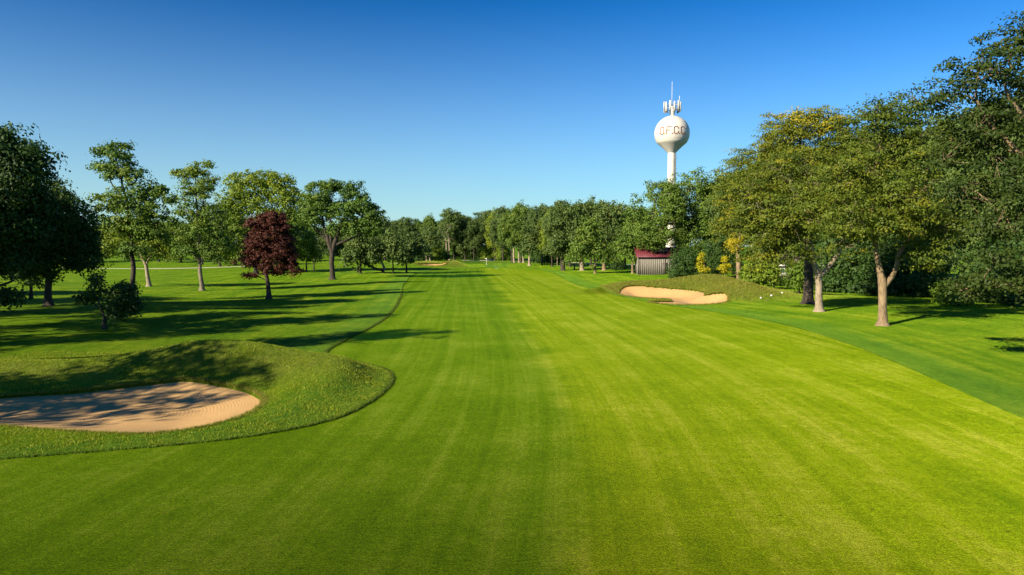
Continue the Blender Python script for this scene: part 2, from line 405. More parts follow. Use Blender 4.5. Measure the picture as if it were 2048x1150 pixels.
BUNKERS = [(B_NEAR, 1.3, -0.30), (B_RIGHT, 1.6, -0.35), (B_FAR, 1.5, -0.2)]
def height(x, y):
    z = h0(x, y)
    for poly, depth, fl in BUNKERS:
        s_ = signed_inside(x, y, poly)
        z = z - depth * np.clip((s_ + 0.02) / 0.30, 0, 1)
    return z
def hz(x, y): return float(h0(np.array([x]), np.array([y]))[0])

def steps(segs):
    out = []
    for a, b, d in segs: out.append(np.arange(a, b, d))
    return np.concatenate(out)
GY_L = GY = np.concatenate([-np.geomspace(320, 6, 26), steps([(-4, 18.5, 0.45), (18.5, 33.0, 0.09), (33.0, 46, 0.2), (46, 100, 0.45), (100, 170, 0.6), (170, 188, 0.35), (188, 260, 1.2)]), np.geomspace(260, 3000, 50)])
GY_R = np.concatenate([-np.geomspace(320, 6, 26), steps([(-4, 46, 0.5), (46, 68, 0.4), (68, 93, 0.2), (93, 170, 0.6), (170, 260, 1.2)]), np.geomspace(260, 3000, 50)])
def rough_side(side):
    """columns run from the fairway edge outwards"""
    GY = GY_L if side < 0 else GY_R
    off = np.concatenate([[0.0, 0.0], [0.06, 0.14], steps([(0.22, 4.8, 0.15), (4.8, 20.0, 0.09 if side < 0 else 0.22), (20.0, 40, 0.5), (40, 90, 1.4)]), np.geomspace(90, 3000, 40)])
    E = Lx(GY) if side < 0 else Rx(GY)
    X = E[:, None] + side * off[None, :]; Y = np.repeat(GY[:, None], len(off), 1)
    Z = height(X, Y) + 0.045
    Z[:, 0] = h0(X[:, 0], Y[:, 0]) - 0.06
    Z[:, 2:] += 0.012 * np.sin(X[:, 2:] * 7.1 + np.sin(Y[:, 2:] * 3.3) * 2) * np.clip((off[2:] - 0.1) / 1, 0, 1)
    lane = np.repeat(off[None, :], len(GY), 0)
    # how much dry fescue: on the bunker mounds
    dry = np.zeros_like(X)
    for mx, my, sx, sy, r, a in MOUNDS[6:13]:
        dry = np.maximum(dry, np.exp(-0.5 * (((X - mx) / sx / 1.0) ** 2 + ((Y - my + 0.8) / sy) ** 2)))
    for mx, my, sx, sy, r, a in MOUNDS[0:4]:
        dry = np.maximum(dry, 0.75 * np.exp(-0.5 * (((X - mx) / sx) ** 2 + ((Y - my + 1.3) / sy / 0.8) ** 2)))
    r_, c_ = X.shape
    V = np.stack([X, Y, Z], -1).reshape(-1, 3)
    i = np.arange(r_ - 1)[:, None] * c_; j = np.arange(c_ - 1)[None, :]
    a, b, c, d = i + j, i + j + 1, i + c_ + j + 1, i + c_ + j
    F = (np.stack([a, b, c, d], -1) if side > 0 else np.stack([a, d, c, b], -1)).reshape(-1, 4)
    return V, F, lane.ravel(), np.clip(dry, 0, 1).ravel()
V1, F1, l1, d1 = rough_side(-1); V2, F2, l2, d2 = rough_side(1)
o = mesh_np('rough', np.vstack([V1, V2]), np.vstack([F1, F2 + len(V1)]), M_ROUGH, None, {'lane': np.concatenate([l1, l2]), 'dry': np.concatenate([d1, d2])}, True)
tag(o, 'uncut green rough and ground around the fairway', kind='structure')

def fairway():
    ys = GY[(GY > -320) & (GY < 176.2)]; t = np.linspace(0, 1, 61)
    l, r = Lx(ys), Rx(ys)
    X = l[:, None] + (r - l)[:, None] * t[None]; Y = np.repeat(ys[:, None], 61, 1)
    Z = h0(X, Y)
    lane = X - Mx(ys)[:, None]
    V = np.stack([X, Y, Z], -1).reshape(-1, 3); r_, c_ = X.shape
    i = np.arange(r_ - 1)[:, None] * c_; j = np.arange(c_ - 1)[None, :]
    F = np.stack([i + j, i + j + 1, i + c_ + j + 1, i + c_ + j], -1).reshape(-1, 4)
    return tag(mesh_np('fairway', V, F, M_FAIR, None, {'lane': lane.ravel()}, True), 'mown fairway running away from the camera', kind='structure')
fairway()

def disc_sheet(name, poly, zfun, mat, rings, attrs=None, rmax=1.0):
    c = poly.mean(0); k = len(poly); rr = np.concatenate([[0.02], np.linspace(0.06, rmax, rings)])
    P = c[None, None] + (poly - c)[None] * rr[:, None, None]
    X, Y = P[..., 0], P[..., 1]; Z = zfun(X, Y, rr)
    V = np.stack([X, Y, Z], -1).reshape(-1, 3)
    i = np.arange(len(rr) - 1)[:, None] * k; j = np.arange(k)[None, :]; j2 = (j + 1) % k
    F = np.stack([i + j, i + k + j, i + k + j2, i + j2], -1).reshape(-1, 4)
    area2 = (poly[:, 0] * np.roll(poly[:, 1], -1) - np.roll(poly[:, 0], -1) * poly[:, 1]).sum()
    if area2 < 0: F = F[:, ::-1]
    return mesh_np(name, V, F, mat, None, attrs(X, Y, rr) if attrs else None, True)

def sand_sheet(poly, fl, label, rings=46):
    # sand on a grid clipped to the outline: edge a little under the turf, dished inside
    lo, hi = poly.min(0) - 0.3, poly.max(0) + 0.3; d = 0.14 if hi[1] < 60 else 0.3
    xs = np.arange(lo[0], hi[0], d); ys = np.arange(lo[1], hi[1], d)
    X, Y = np.meshgrid(xs, ys); s_ = signed_inside(X, Y, poly)
    zb = h0(X, Y)
    t = np.clip(s_ / 2.6, 0, 1); t = t * t * (3 - 2 * t)
    Z = (zb - 0.10) * (1 - t) + fl * t + 0.02 * np.sin(X * 1.7) * np.sin(Y * 1.3)
    keep = s_ > -0.16
    r_, c_ = X.shape; V = np.stack([X, Y, Z], -1).reshape(-1, 3)
    i = np.arange(r_ - 1)[:, None] * c_; j = np.arange(c_ - 1)[None, :]
    F = np.stack([i + j, i + j + 1, i + c_ + j + 1, i + c_ + j], -1).reshape(-1, 4)
    F = F[keep.ravel()[F].all(1)]
    used = np.unique(F); mp = np.full(len(V), -1); mp[used] = np.arange(len(used))
    cen = poly.mean(0); rake = s_ * 1.0 + 0.25 * np.sin(np.arctan2(Y - cen[1], X - cen[0]) * 3)
    return tag(mesh_np('bunker_sand', V[used], mp[F], M_SAND, None, {'rake': rake.ravel()[used]}, True), label, kind='structure')
sand_sheet(B_NEAR, -0.30, 'raked tan sand of the near bunker, dappled with shade')
sand_sheet(B_RIGHT, -0.38, 'bright sand of the bunker right of the fairway')
sand_sheet(B_FAR, -0.15, 'sand of the small far bunker left of the green')

gp = closed_curve([(6, 215), (2, 226), (-9, 231), (-20, 226), (-24, 214), (-20, 203), (-9, 199), (1, 204)], 80)
tag(disc_sheet('putting_green', gp, lambda X, Y, rr: h0(X, Y) + 0.085, M_GREEN, 14, lambda X, Y, rr: {'lane': (X + 8).ravel()}), 'smooth putting green at the end of the fairway', kind='structure')

def path_strip(pts, w, label):
    P = np.array(pts, float); t = np.linspace(0, len(P) - 1, 60)
    X = np.interp(t, np.arange(len(P)), P[:, 0]); Y = np.interp(t, np.arange(len(P)), P[:, 1])
    T = np.stack([np.gradient(X), np.gradient(Y)], 1); T /= np.linalg.norm(T, axis=1, keepdims=True)
    Nn = np.stack([-T[:, 1], T[:, 0]], 1)
    rows = []
    for s_, dz in ((-1, -0.1), (-1, 0.10), (0, 0.115), (1, 0.10), (1, -0.1)):
        q = np.stack([X, Y], 1) + Nn * w / 2 * s_; rows.append(np.column_stack([q, h0(q[:, 0], q[:, 1]) + dz]))
    V = np.concatenate(rows); n = len(X); F = []
    for r in range(4):
        i = np.arange(n - 1); F.append(np.stack([r*n + i, r*n + i + 1, (r+1)*n + i + 1, (r+1)*n + i], -1)[:, ::-1])
    return tag(mesh_np('cart_path', V, np.vstack(F), M_PATH, None), label, kind='structure')
path_strip([(44, 232), (33, 205), (24, 207), (15, 212), (11, 224), (9, 245)], 2.6, 'pale cart path curving behind the trees right of the green')
path_strip([(-16, 262), (-11, 250), (-9.6, 262), (-8, 300)], 5.5, 'light gravel track entering the woods behind the green')
path_strip([(-170, 190), (-110, 186), (-80, 185), (-55, 190), (-40, 205), (-35, 230)], 1.7, 'thin pale cart path crossing the far left lawn')

# ------------------------------------------------------------------ trees
def unit(v): return v / (np.linalg.norm(v, axis=-1, keepdims=True) + 1e-9)

def leaf_mesh(C, Nrm, l, w, tint, rng, jitter=0.35):
    n = len(C)
    R = unit(rng.normal(size=(n, 3))); A = unit(np.cross(Nrm, R)); Bv = np.cross(Nrm, A)
    ll = (l * rng.uniform(1 - jitter, 1 + jitter, n))[:, None] / 2; ww = (w * rng.uniform(1 - jitter, 1 + jitter, n))[:, None] / 2
    V = np.stack([C - A * ll, C + Bv * ww - A * ll * 0.1, C + A * ll, C - Bv * ww - A * ll * 0.1], 1).reshape(-1, 3)
    F = np.arange(n * 4).reshape(-1, 4)
    return V, F, np.repeat(tint, 4)

KINDS = {  # leaf length, width, leaves per clump, clump radius, flatness, tip spacing, up-bias
    'locust': dict(l=0.22, w=0.105, n=62, cr=0.62, fl=0.40, s=0.84, up=0.9, lf='locust', bark='grey'),
    'locust_shaded': dict(l=0.22, w=0.105, n=60, cr=0.60, fl=0.38, s=0.84, up=0.9, lf='locust_shaded', bark='dark'),
    'maple': dict(l=0.25, w=0.20, n=44, cr=0.55, fl=0.62, s=0.85, up=0.6, lf='maple', bark='dark'),
    'yellowgreen': dict(l=0.27, w=0.20, n=40, cr=0.60, fl=0.6, s=0.9, up=0.6, lf='yellowgreen', bark='dark'),
    'oak': dict(l=0.42, w=0.34, n=26, cr=0.75, fl=0.7, s=1.15, up=0.6, lf='oak', bark='dark'),
    'oak_fresh': dict(l=0.41, w=0.31, n=27, cr=0.75, fl=0.65, s=1.1, up=0.6, lf='oak_fresh', bark='dark'),
    'red': dict(l=0.22, w=0.17, n=44, cr=0.45, fl=0.5, s=0.62, up=0.5, lf='red', bark='dark'),
    'gold': dict(l=0.20, w=0.11, n=26, cr=0.30, fl=0.6, s=0.5, up=0.6, lf='gold', bark='tan'),
    'shrub': dict(l=0.26, w=0.17, n=42, cr=0.5, fl=0.7, s=0.72, up=0.5, lf='shrub', bark='dark'),
    'shrub_bright': dict(l=0.28, w=0.20, n=42, cr=0.5, fl=0.7, s=0.72, up=0.5, lf='shrub_bright', bark='dark'),
}

def grow(kind, lobes, stems, seed, over=None, twigs=True, solid=0.3):
    """lobes: (cx,cy,cz, rx,ry,rz, tint, density); stems: polylines of (x,y,z,r). Local metres.
    Returns (wood V,F), (leaf V,F,tint)"""
    k = dict(KINDS[kind]); k.update(over or {}); rng = np.random.default_rng(seed)
    wood = MB(); nodes = []
    for st in stems:
        st = np.array(st, float); t = np.linspace(0, len(st) - 1, max(8, len(st) * 5))
        S = np.stack([np.interp(t, np.arange(len(st)), st[:, c]) for c in range(4)], 1)
        for _ in range(2): S[1:-1, :3] = (S[:-2, :3] + S[1:-1, :3] * 2 + S[2:, :3]) / 4
        S[1:, 0] += np.sin(S[1:, 2] * 1.9 + seed) * 0.018 * np.minimum(S[1:, 2], 3); S[1:, 1] += np.cos(S[1:, 2] * 1.6 + seed) * 0.018 * np.minimum(S[1:, 2], 3)
        wood.tube(S[:, :3], S[:, 3], 10 if st[0, 3] > 0.12 else 6); nodes.append(S)
    nodes = np.vstack(nodes)
    C, Nn, T = [], [], []
    for (cx, cy, cz, rx, ry, rz, tint, dens) in lobes:
        c = np.array([cx, cy, cz]); rad = np.array([rx, ry, rz])
        area = 4 * math.pi * (((rx*ry)**1.6 + (rx*rz)**1.6 + (ry*rz)**1.6) / 3) ** (1 / 1.6)
        n = max(6, int(area / k['s'] ** 2 * dens))
        d = unit(rng.normal(size=(n * 2, 3)))
        d = d[(d[:, 2] > -0.62) | (rng.random(n * 2) < 0.5)][:n]; n = len(d)
        f1, f2 = rng.uniform(2, 4, 3), rng.uniform(0, 6, 3)
        bump_ = 0.17 * (np.sin(d[:, 0] * f1[0] * 1.6 + f2[0]) + np.sin(d[:, 1] * f1[1] * 1.6 + f2[1]) + np.sin(d[:, 2] * f1[2] * 1.8 + f2[2])) / 1.5
        rr = np.where(rng.random(n) < solid, rng.uniform(0.25, 0.75, n), rng.uniform(0.76, 1.0, n)) * (1 + bump_) * np.where(rng.random(n) < 0.20, rng.uniform(1.05, 1.38, n), 1.0)
        tips = c + d * rad * rr[:, None]
        tips = tips[tips[:, 2] > 0.15]; d = d[:len(tips)]; n = len(tips)
        if n == 0: continue
        # limb from the nearest stem node below the lobe
        cost = np.linalg.norm(nodes[:, :3] - c, axis=1) + 3.0 * np.maximum(0, nodes[:, 2] - (cz - 0.35 * rz))
        s0 = nodes[np.argmin(cost)]
        p0 = s0[:3]; p2 = c + np.array([0, 0, 0.15 * rz]); L_ = np.linalg.norm(p2 - p0)
        p1 = p0 + (p2 - p0) * 0.45 + np.array([0, 0, 0.10 * L_]) + rng.normal(size=3) * 0.05 * L_
        t = np.linspace(0, 1, 9)[:, None]
        limb = p0 * (1 - t) ** 2 + 2 * p1 * t * (1 - t) + p2 * t ** 2
        limb[1:-1] += rng.normal(size=(7, 3)) * 0.025 * L_
        r0 = min(s0[3] * 0.72, 0.03 + 0.018 * L_ + 0.012 * max(rad)); 
        if L_ > 0.4: wood.tube(limb, np.linspace(r0, 0.03, 9), 6)
        kk = max(3, n // 8)
        anc_i = rng.choice(n, min(kk, n), replace=False); anc = c + (tips[anc_i] - c) * rng.uniform(0.5, 0.85, (len(anc_i), 1))
        for a in anc:
            q = np.linalg.norm(limb - a, axis=1) + np.maximum(0, limb[:, 2] - a[2]) * 0.8
            b0 = limb[np.argmin(q[1:]) + 1 if L_ > 0.4 else 0]
            mid = (a + b0) / 2 + rng.normal(size=3) * 0.08 * np.linalg.norm(a - b0) + np.array([0, 0, 0.06])
            tt = np.linspace(0, 1, 5)[:, None]
            wood.tube(b0 * (1-tt)**2 + 2 * mid * tt * (1-tt) + a * tt**2, np.linspace(max(0.028, r0 * 0.38), 0.014, 5), 4, False)
        if twigs:
            D = np.linalg.norm(tips[:, None] - anc[None], axis=2); near = anc[D.argmin(1)]
            for a, b in zip(near, tips):
                wood.tube(np.array([a, (a + b) / 2 + rng.normal(size=3) * 0.07, b]), [0.016, 0.011, 0.006], 3, False)
        m = rng.poisson(k['n'] * 1.0, n).clip(6)
        idx = np.repeat(np.arange(n), m)
        sizes = rng.uniform(0.5, 1.0, n) ** 1.6 * 1.35 + 0.15
        off = rng.normal(size=(len(idx), 3)) * 0.5; ln = np.linalg.norm(off, axis=1, keepdims=True); off *= np.minimum(1, 1.15 / ln)
        off *= np.array([k['cr'], k['cr'], k['cr'] * k['fl']]) * sizes[idx][:, None] * 1.25
        out = unit((tips - c) / rad)
        # sprays droop outwards
        off[:, 2] -= 0.30 * (off * out[idx]).sum(1) * (1 - k['fl'])
        C.append(tips[idx] + off)
        Nn.append(unit(rng.normal(size=(len(idx), 3)) * 0.42 + np.array([0, 0, k['up'] * 0.40]) + out[idx] * 0.45 + unit(off) * 0.55))
        ct = tint + rng.normal(size=n) * 0.13
        T.append(np.clip(ct[idx] + rng.normal(size=len(idx)) * 0.05, 0, 1))
    C = np.vstack(C); Nn = np.vstack(Nn); T = np.concatenate(T)
    ok = C[:, 2] > 0.12
    V, F, T = leaf_mesh(C[ok], Nn[ok], k['l'], k['w'], T[ok], rng)
    return (np.vstack(wood.V), wood.F), (V, F, T), k

def wood_mesh(name, w, mat, parent):
    V, Fl = w
    return mesh_np(name, V, np.vstack(Fl), mat, parent, None, True)

def plant(name, label, cat, base, kind, lobes, stems, seed, group=None, over=None, bark=None, twigs=True, solid=0.3, crown='crown', trunk='trunk'):
    root = empty(name, base, label, cat, group)
    w, (V, F, T), k = grow(kind, lobes, stems, seed, over, twigs, solid)
    wood_mesh(trunk, w, BARK[bark or k['bark']], root)
    mesh_np(crown, V, F, LEAF[k['lf']], root, {'tint': T})
    return root

def trunk_line(h, r, lean=(0, 0), flare=1.55):
    return [(0, 0, -0.35, r * flare * 1.1), (0, 0, 0.05, r * flare), (lean[0] * 0.08, lean[1] * 0.08, 0.5, r * 1.12), (lean[0] * 0.4, lean[1] * 0.4, h * 0.45, r * 0.95), (lean[0], lean[1], h, r * 0.78)]

class Spot:
    """a tree seen in the photo: base pixel -> place on the ground; other pixels -> local metres at that distance"""
    def __init__(s, px, py, Y=None):
        g = gnd(px, py) if Y is None else at(px, py, Y)
        s.x, s.y = g[0], g[1]
        for _ in range(3):                          # allow for the terrain height
            if Y is None:
                d = ray(px, py); t = (hz(s.x, s.y) + 0.04 - CAM_H) / d[2]; s.x, s.y = d[0] * t, d[1] * t
        s.z = hz(s.x, s.y) + 0.04; s.k = s.y / FPX
    @property
    def base(s): return (s.x, s.y, s.z)
    def p(s, px, py, dy=0.0):
        a = at(px, py, s.y + dy); return (a[0] - s.x, dy, a[2] - s.z)
    def lobe(s, px, py, rxp, ryp, tint=0.4, dens=1.0, dy=0.0, depth=None):
        a = s.p(px, py, dy); rx, rz = rxp * s.k, ryp * s.k
        return (*a, rx, depth if depth is not None else (rx + rz) / 2, rz, tint, dens)
    def stem(s, pts, dys=None):
        out = []
        for i, (px, py, rp) in enumerate(pts):
            a = s.p(px, py, dys[i] if dys else 0.0); out.append((*a, rp * s.k))
        return out

def hero(name, label, cat, px, py, kind, lobes, stems, seed, group=None, **kw):
    """lobes as (px,py,rx_px,ry_px,tint,dens,dy); stems as pixel polylines (px,py,radius_px)"""
    S = Spot(px, py, kw.pop('Y', None))
    lb = [S.lobe(*l) for l in lobes]
    st = []
    for i, poly in enumerate(stems):
        q = S.stem(poly)
        if i == 0:
            r = q[0][3]; q = [(0, 0, -0.35, r * 2.1), (0, 0, 0.04, r * 1.75), (0, 0, 0.22, r * 1.32), (q[0][0] * 0.5, 0, 0.6, r * 1.08)] + q[1:]
        st.append(q)
    return plant(name, label, cat, S.base, kind, lb, st, seed, group, **kw)

# ---- right-hand group
hero('honey_locust', 'honey locust with tan forked trunk standing nearest on the right lawn', 'tree', 1765, 651, 'locust',
     [(1700, 462, 50, 44, .42, 1), (1745, 400, 60, 60, .40, 1, 1.5), (1690, 350, 58, 62, .42, 1, 0), (1760, 300, 62, 60, .38, 1, 1), (1800, 235, 55, 42, .30, .85, 0), (1752, 238, 40, 40, .3, .8, -1), (1850, 300, 58, 60, .36, .9, -1), (1830, 400, 62, 62, .42, 1, -2), (1880, 460, 56, 46, .42, 1, 0), (1780, 455, 55, 38, .45, 1, -2.5), (1850, 512, 40, 28, .44, .9, -1.0), (1640, 420, 45, 40, .42, .8, 2), (1700, 430, 50, 40, .42, .9, -3)],
     [[(1765, 651, 8.2), (1766, 600, 8), (1764, 565, 8.5), (1758, 530, 5.5), (1750, 490, 5), (1745, 420, 4), (1752, 330, 3), (1762, 260, 1.5)], [(1768, 572, 6), (1785, 551, 4.8), (1794, 533, 4.4), (1797, 510, 4.2), (1820, 470, 3.5), (1848, 400, 2.6), (1860, 320, 1.5)]], 21, bark='tan')
hero('honey_locust', 'honey locust with pale trunk and one limb leaning right, beside a thick dark trunk', 'tree', 1638, 623, 'locust',
     [(1500, 400, 50, 52, .45, 1), (1560, 350, 55, 55, .45, 1, 1), (1540, 440, 55, 50, .45, 1, -1), (1600, 420, 60, 60, .43, 1, -2), (1585, 492, 50, 34, .42, 1, -1), (1655, 425, 55, 45, .42, 1, -2), (1640, 380, 55, 55, .40, .9, 0), (1700, 400, 40, 42, .42, .9, 1), (1530, 500, 42, 30, .45, .9, 0)],
     [[(1638, 623, 7.0), (1638, 580, 6.6), (1636, 548, 7), (1628, 525, 4.6), (1622, 490, 3.8), (1600, 420, 3), (1580, 360, 1.6)], [(1641, 552, 5), (1660, 532, 4.4), (1675, 510, 4.2), (1684, 488, 4), (1694, 460, 3.6), (1690, 400, 2.5)]], 22, bark='pale')
hero('honey_locust', 'tall dark-trunked locust with yellowing crown top behind the pale-limbed tree', 'tree', 1616, 607, 'locust',
     [(1560, 262, 40, 36, .62, 1), (1610, 250, 48, 36, .70, 1), (1655, 250, 46, 36, .62, 1), (1600, 320, 58, 50, .52, 1), (1660, 330, 55, 60, .42, 1), (1540, 320, 42, 40, .55, 1), (1700, 290, 48, 48, .38, 1), (1520, 360, 34, 34, .5, .9), (1620, 400, 60, 50, .4, .7, 2)],
     [[(1616, 607, 9.5), (1617, 560, 9), (1618, 500, 8), (1612, 430, 6), (1600, 350, 4), (1600, 270, 2)], [(1618, 480, 5), (1640, 400, 4), (1660, 300, 2)]], 23, bark='dark')
# big tree whose trunk stands outside the frame on the right
def off_tree_right():
    S = Spot(2185, 712)
    Ls = [(1905, 190, 62, 42, .30, .75, 1), (1960, 140, 60, 45, .28, .75, 0), (2030, 90, 62, 48, .28, .8, 1), (1925, 290, 62, 55, .34, .8, 2), (1985, 240, 58, 55, .3, .8, 0), (2060, 200, 70, 70, .3, .8, 2), (1950, 390, 62, 55, .38, .85, 1), (2030, 330, 70, 65, .32, .8, 0), (2010, 440, 60, 48, .38, .8, -1), (2110, 120, 80, 70, .3, .6, 0), (2200, 180, 110, 110, .3, .5, 0), (2200, 330, 110, 90, .3, .5, 0), (2110, 420, 80, 60, .3, .6, 0),
          (1990, 515, 42, 24, .40, .8, -1.5), (2050, 545, 45, 22, .38, .8, -1), (1958, 560, 26, 13, .38, .8, -3), (1922, 584, 30, 12, .45, 1.0, -2), (1900, 572, 26, 11, .45, 1.0, 2), (1960, 590, 30, 12, .42, 1.0, -1.5), (1950, 570, 26, 11, .42, .9, 1.5), (2015, 572, 32, 14, .36, .8, -3.5), (2070, 590, 34, 16, .36, .8, -4), (2290, 300, 90, 110, .3, .4, 0)]
    st = [S.stem([(2185, 712, 15), (2183, 640, 13), (2178, 560, 12), (2150, 460, 10), (2110, 340, 8), (2050, 240, 6), (2010, 180, 3.5)]), S.stem([(2178, 560, 9), (2210, 440, 8), (2220, 250, 5), (2200, 120, 3)]), S.stem([(2120, 370, 6), (2040, 310, 5), (1985, 255, 3.6), (1950, 190, 2)]), S.stem([(2150, 460, 5), (2080, 440, 4), (2020, 450, 2)]), S.stem([(2180, 590, 4), (2100, 560, 3.2), (2020, 565, 2.2), (1930, 578, 1.2)])]
    st[0][0] = (0, 0, -0.3, st[0][0][3] * 1.5)
    plant('honey_locust', 'tallest tree of the right edge with open layered branches, trunk outside the frame', 'tree', S.base, 'locust_shaded', [S.lobe(*l) for l in Ls], st, 24, bark='tan')
off_tree_right()
hero('honey_locust', 'olive green tree with yellow sprays left of the right-hand group, behind the round bush', 'tree', 1478, 565, 'locust',
     [(1480, 330, 34, 34, .46, 1), (1520, 380, 48, 48, .46, 1), (1460, 390, 38, 42, .48, 1), (1500, 450, 50, 45, .48, 1), (1455, 450, 28, 34, .5, .9), (1540, 300, 36, 40, .45, .8), (1478, 425, 20, 10, .85, 1, -3), (1470, 485, 15, 18, .98, 1.2, -4), (1510, 510, 40, 26, .5, 1), (1545, 420, 36, 40, .44, .8)],
     [[(1478, 566, 5.2), (1478, 545, 4.8), (1476, 500, 4.2), (1485, 430, 3.2), (1495, 350, 1.8)], [(1477, 505, 3), (1460, 440, 2.2), (1460, 390, 1.2)]], 25, bark='tan', twigs=False, over=dict(l=.34, w=.15, n=38, s=1.12, cr=.8))
# trees around the tower and the shed
hero('broadleaf_tree', 'broad green tree with tan trunk in front of the shed and water tower', 'tree', 1310, 548, 'oak_fresh',
     [(1385, 378, 34, 32, .48, 1.1), (1325, 388, 30, 28, .45, 1.1), (1345, 392, 26, 30, .47, 1.3, -2), (1338, 425, 26, 26, .45, 1.2, -3), (1342, 468, 18, 12, .45, 1, -3), (1360, 420, 38, 30, .45, 1), (1415, 400, 28, 36, .5, 1), (1310, 440, 26, 30, .45, .9), (1290, 470, 34, 30, .45, 1, -2), (1312, 478, 32, 16, .5, .9, -3), (1395, 450, 34, 34, .42, 1), (1365, 480, 20, 24, .42, .9), (1400, 500, 30, 30, .40, 1), (1440, 380, 24, 30, .5, .9)],
     [[(1310, 549, 4.6), (1310, 530, 4.2), (1312, 500, 4), (1322, 460, 3.2), (1345, 410, 2.4), (1380, 380, 1.2)], [(1314, 495, 2.6), (1304, 455, 2), (1310, 400, 1.2)], [(1330, 450, 2.2), (1370, 440, 1.8), (1405, 420, 1)]], 26, bark='tan', twigs=False, over=dict(l=.36, w=.28, s=1.15))
hero('broadleaf_tree', 'slim upright tree with thin trunk just left of the maroon-roofed shed', 'tree', 1265, 547, 'oak_fresh',
     [(1270, 425, 18, 26, .3, 1), (1262, 460, 24, 26, .35, 1), (1283, 450, 18, 30, .38, 1), (1268, 495, 34, 24, .42, 1), (1285, 518, 18, 10, .4, .9, -2), (1245, 490, 22, 20, .4, 1), (1290, 505, 22, 16, .42, 1)],
     [[(1265, 547, 2.0), (1265, 520, 1.8), (1266, 470, 1.4), (1270, 420, .8)]], 27, bark='tan', twigs=False)
hero('broadleaf_tree', 'small round-crowned lawn tree with thin tan trunk in front of the oak row', 'tree', 1190, 547, 'oak_fresh',
     [(1178, 470, 24, 26, .5, 1), (1195, 500, 26, 22, .52, 1), (1160, 500, 24, 22, .48, 1), (1180, 450, 16, 20, .5, .9), (1210, 515, 16, 14, .5, 1), (1150, 515, 14, 12, .5, 1)],
     [[(1190, 548, 1.9), (1190, 525, 1.8), (1186, 495, 1.5), (1180, 455, .8)]], 28, bark='tan', twigs=False)
hero('oak_tree', 'oak with broad dark trunk flaring at the base beside the cart path', 'tree', 1126, 541, 'oak',
     [(1110, 450, 26, 28, .5, 1), (1135, 435, 26, 26, .55, 1), (1120, 480, 30, 22, .5, 1), (1145, 470, 24, 26, .45, 1), (1105, 500, 18, 14, .5, .9), (1140, 505, 20, 12, .45, .9)],
     [[(1126, 541, 4.0), (1126, 520, 3.5), (1125, 490, 3), (1120, 450, 1.8)], [(1126, 500, 2), (1140, 450, 1.2)]], 29, bark='dark', twigs=False)
hero('oak_tree', 'oak with pale thick trunk behind the small round-crowned lawn tree', 'tree', 1164, 541, 'oak',
     [(1160, 435, 26, 26, .5, 1), (1185, 425, 26, 24, .55, 1), (1150, 470, 24, 26, .5, 1), (1180, 470, 24, 30, .4, 1)],
     [[(1164, 541, 3.6), (1164, 520, 3.4), (1165, 480, 2.6), (1170, 440, 1.5)]], 30, bark='pale', twigs=False)
hero('oak_tree', 'oak with brown trunk between the small lawn tree and the dark bush', 'tree', 1208, 541, 'oak',
     [(1215, 430, 26, 24, .5, 1), (1235, 455, 24, 28, .45, 1), (1210, 470, 28, 26, .4, 1), (1225, 500, 28, 18, .45, 1), (1240, 425, 16, 18, .5, 1)],
     [[(1208, 541, 3.4), (1208, 520, 3), (1212, 480, 2.5), (1218, 440, 1.5)]], 31, bark='tan', twigs=False)
# gold saplings and shrubs in front of the shed
hero('golden_sapling', 'left of two small yellow-leaved saplings behind the right bunker mound', 'tree', 1417, 566, 'gold',
     [(1401, 519, 7, 7, .6, 1.1), (1408, 540, 10, 8, .5, 1.0), (1397, 533, 6, 6, .5, 1), (1405, 511, 5, 5, .6, 1)], [[(1417, 566, 1.5), (1416, 552, 1.3), (1410, 535, .9), (1405, 518, .5)]], 32, group='golden saplings')
hero('golden_sapling', 'right of two small yellow-leaved saplings behind the right bunker mound', 'tree', 1450, 563, 'gold',
     [(1449, 519, 7, 7, .6, 1.1), (1443, 535, 8, 7, .5, 1.1), (1457, 533, 8, 7, .5, 1), (1450, 544, 10, 5, .4, .9)], [[(1450, 563, .9), (1450, 548, .8), (1450, 535, .7), (1449, 518, .4)]], 33, group='golden saplings')

def shrub(name, label, px, py, kind, lobes, seed, group=None, Y=None, **kw):
    S = Spot(px, py, Y); rng = np.random.default_rng(seed)
    lb = [S.lobe(*l) for l in lobes]; st = []
    for l in lb[:6]:
        b = rng.uniform(-0.3, 0.3, 2)
        st.append([(b[0], b[1], -0.25, 0.06), (b[0], b[1], 0.1, 0.055), (l[0] * 0.5, l[1] * 0.5, max(0.2, l[2] * 0.6), 0.045), (l[0], l[1], max(0.3, l[2]), 0.02)])
    kw.setdefault('solid', 0.18); kw.setdefault('twigs', False)
    return plant(name, label, 'shrub', S.base, kind, lb, st, seed, group, crown='foliage', trunk='stem', **kw)
shrub('large_shrub', 'large dark green shrub against the right end of the shed', 1375, 562, 'shrub', [(1362, 535, 22, 26, .35, 1.1), (1388, 540, 26, 22, .4, 1.1), (1375, 515, 24, 18, .35, 1), (1405, 552, 14, 12, .4, 1), (1350, 550, 12, 14, .4, 1)], 41)
shrub('large_shrub', 'bright leafy rounded bush left of the wooden post', 1522, 577, 'shrub_bright', [(1510, 552, 26, 24, .4, 1.1), (1535, 552, 22, 22, .45, 1.1), (1520, 535, 28, 14, .7, 1), (1492, 560, 14, 14, .4, 1), (1548, 540, 10, 12, .6, 1)], 42)
shrub('large_shrub', 'dark shrub behind the wooden post in front of the beige house', 1557, 572, 'shrub', [(1552, 560, 14, 12, .3, 1.1), (1566, 562, 10, 9, .3, 1)], 43)
shrub('large_shrub', 'tall olive shrub between the house and the thick dark trunk', 1602, 587, 'shrub_bright', [(1602, 560, 22, 26, .15, 1.1), (1594, 540, 18, 18, .2, 1), (1612, 545, 18, 26, .12, 1)], 44)
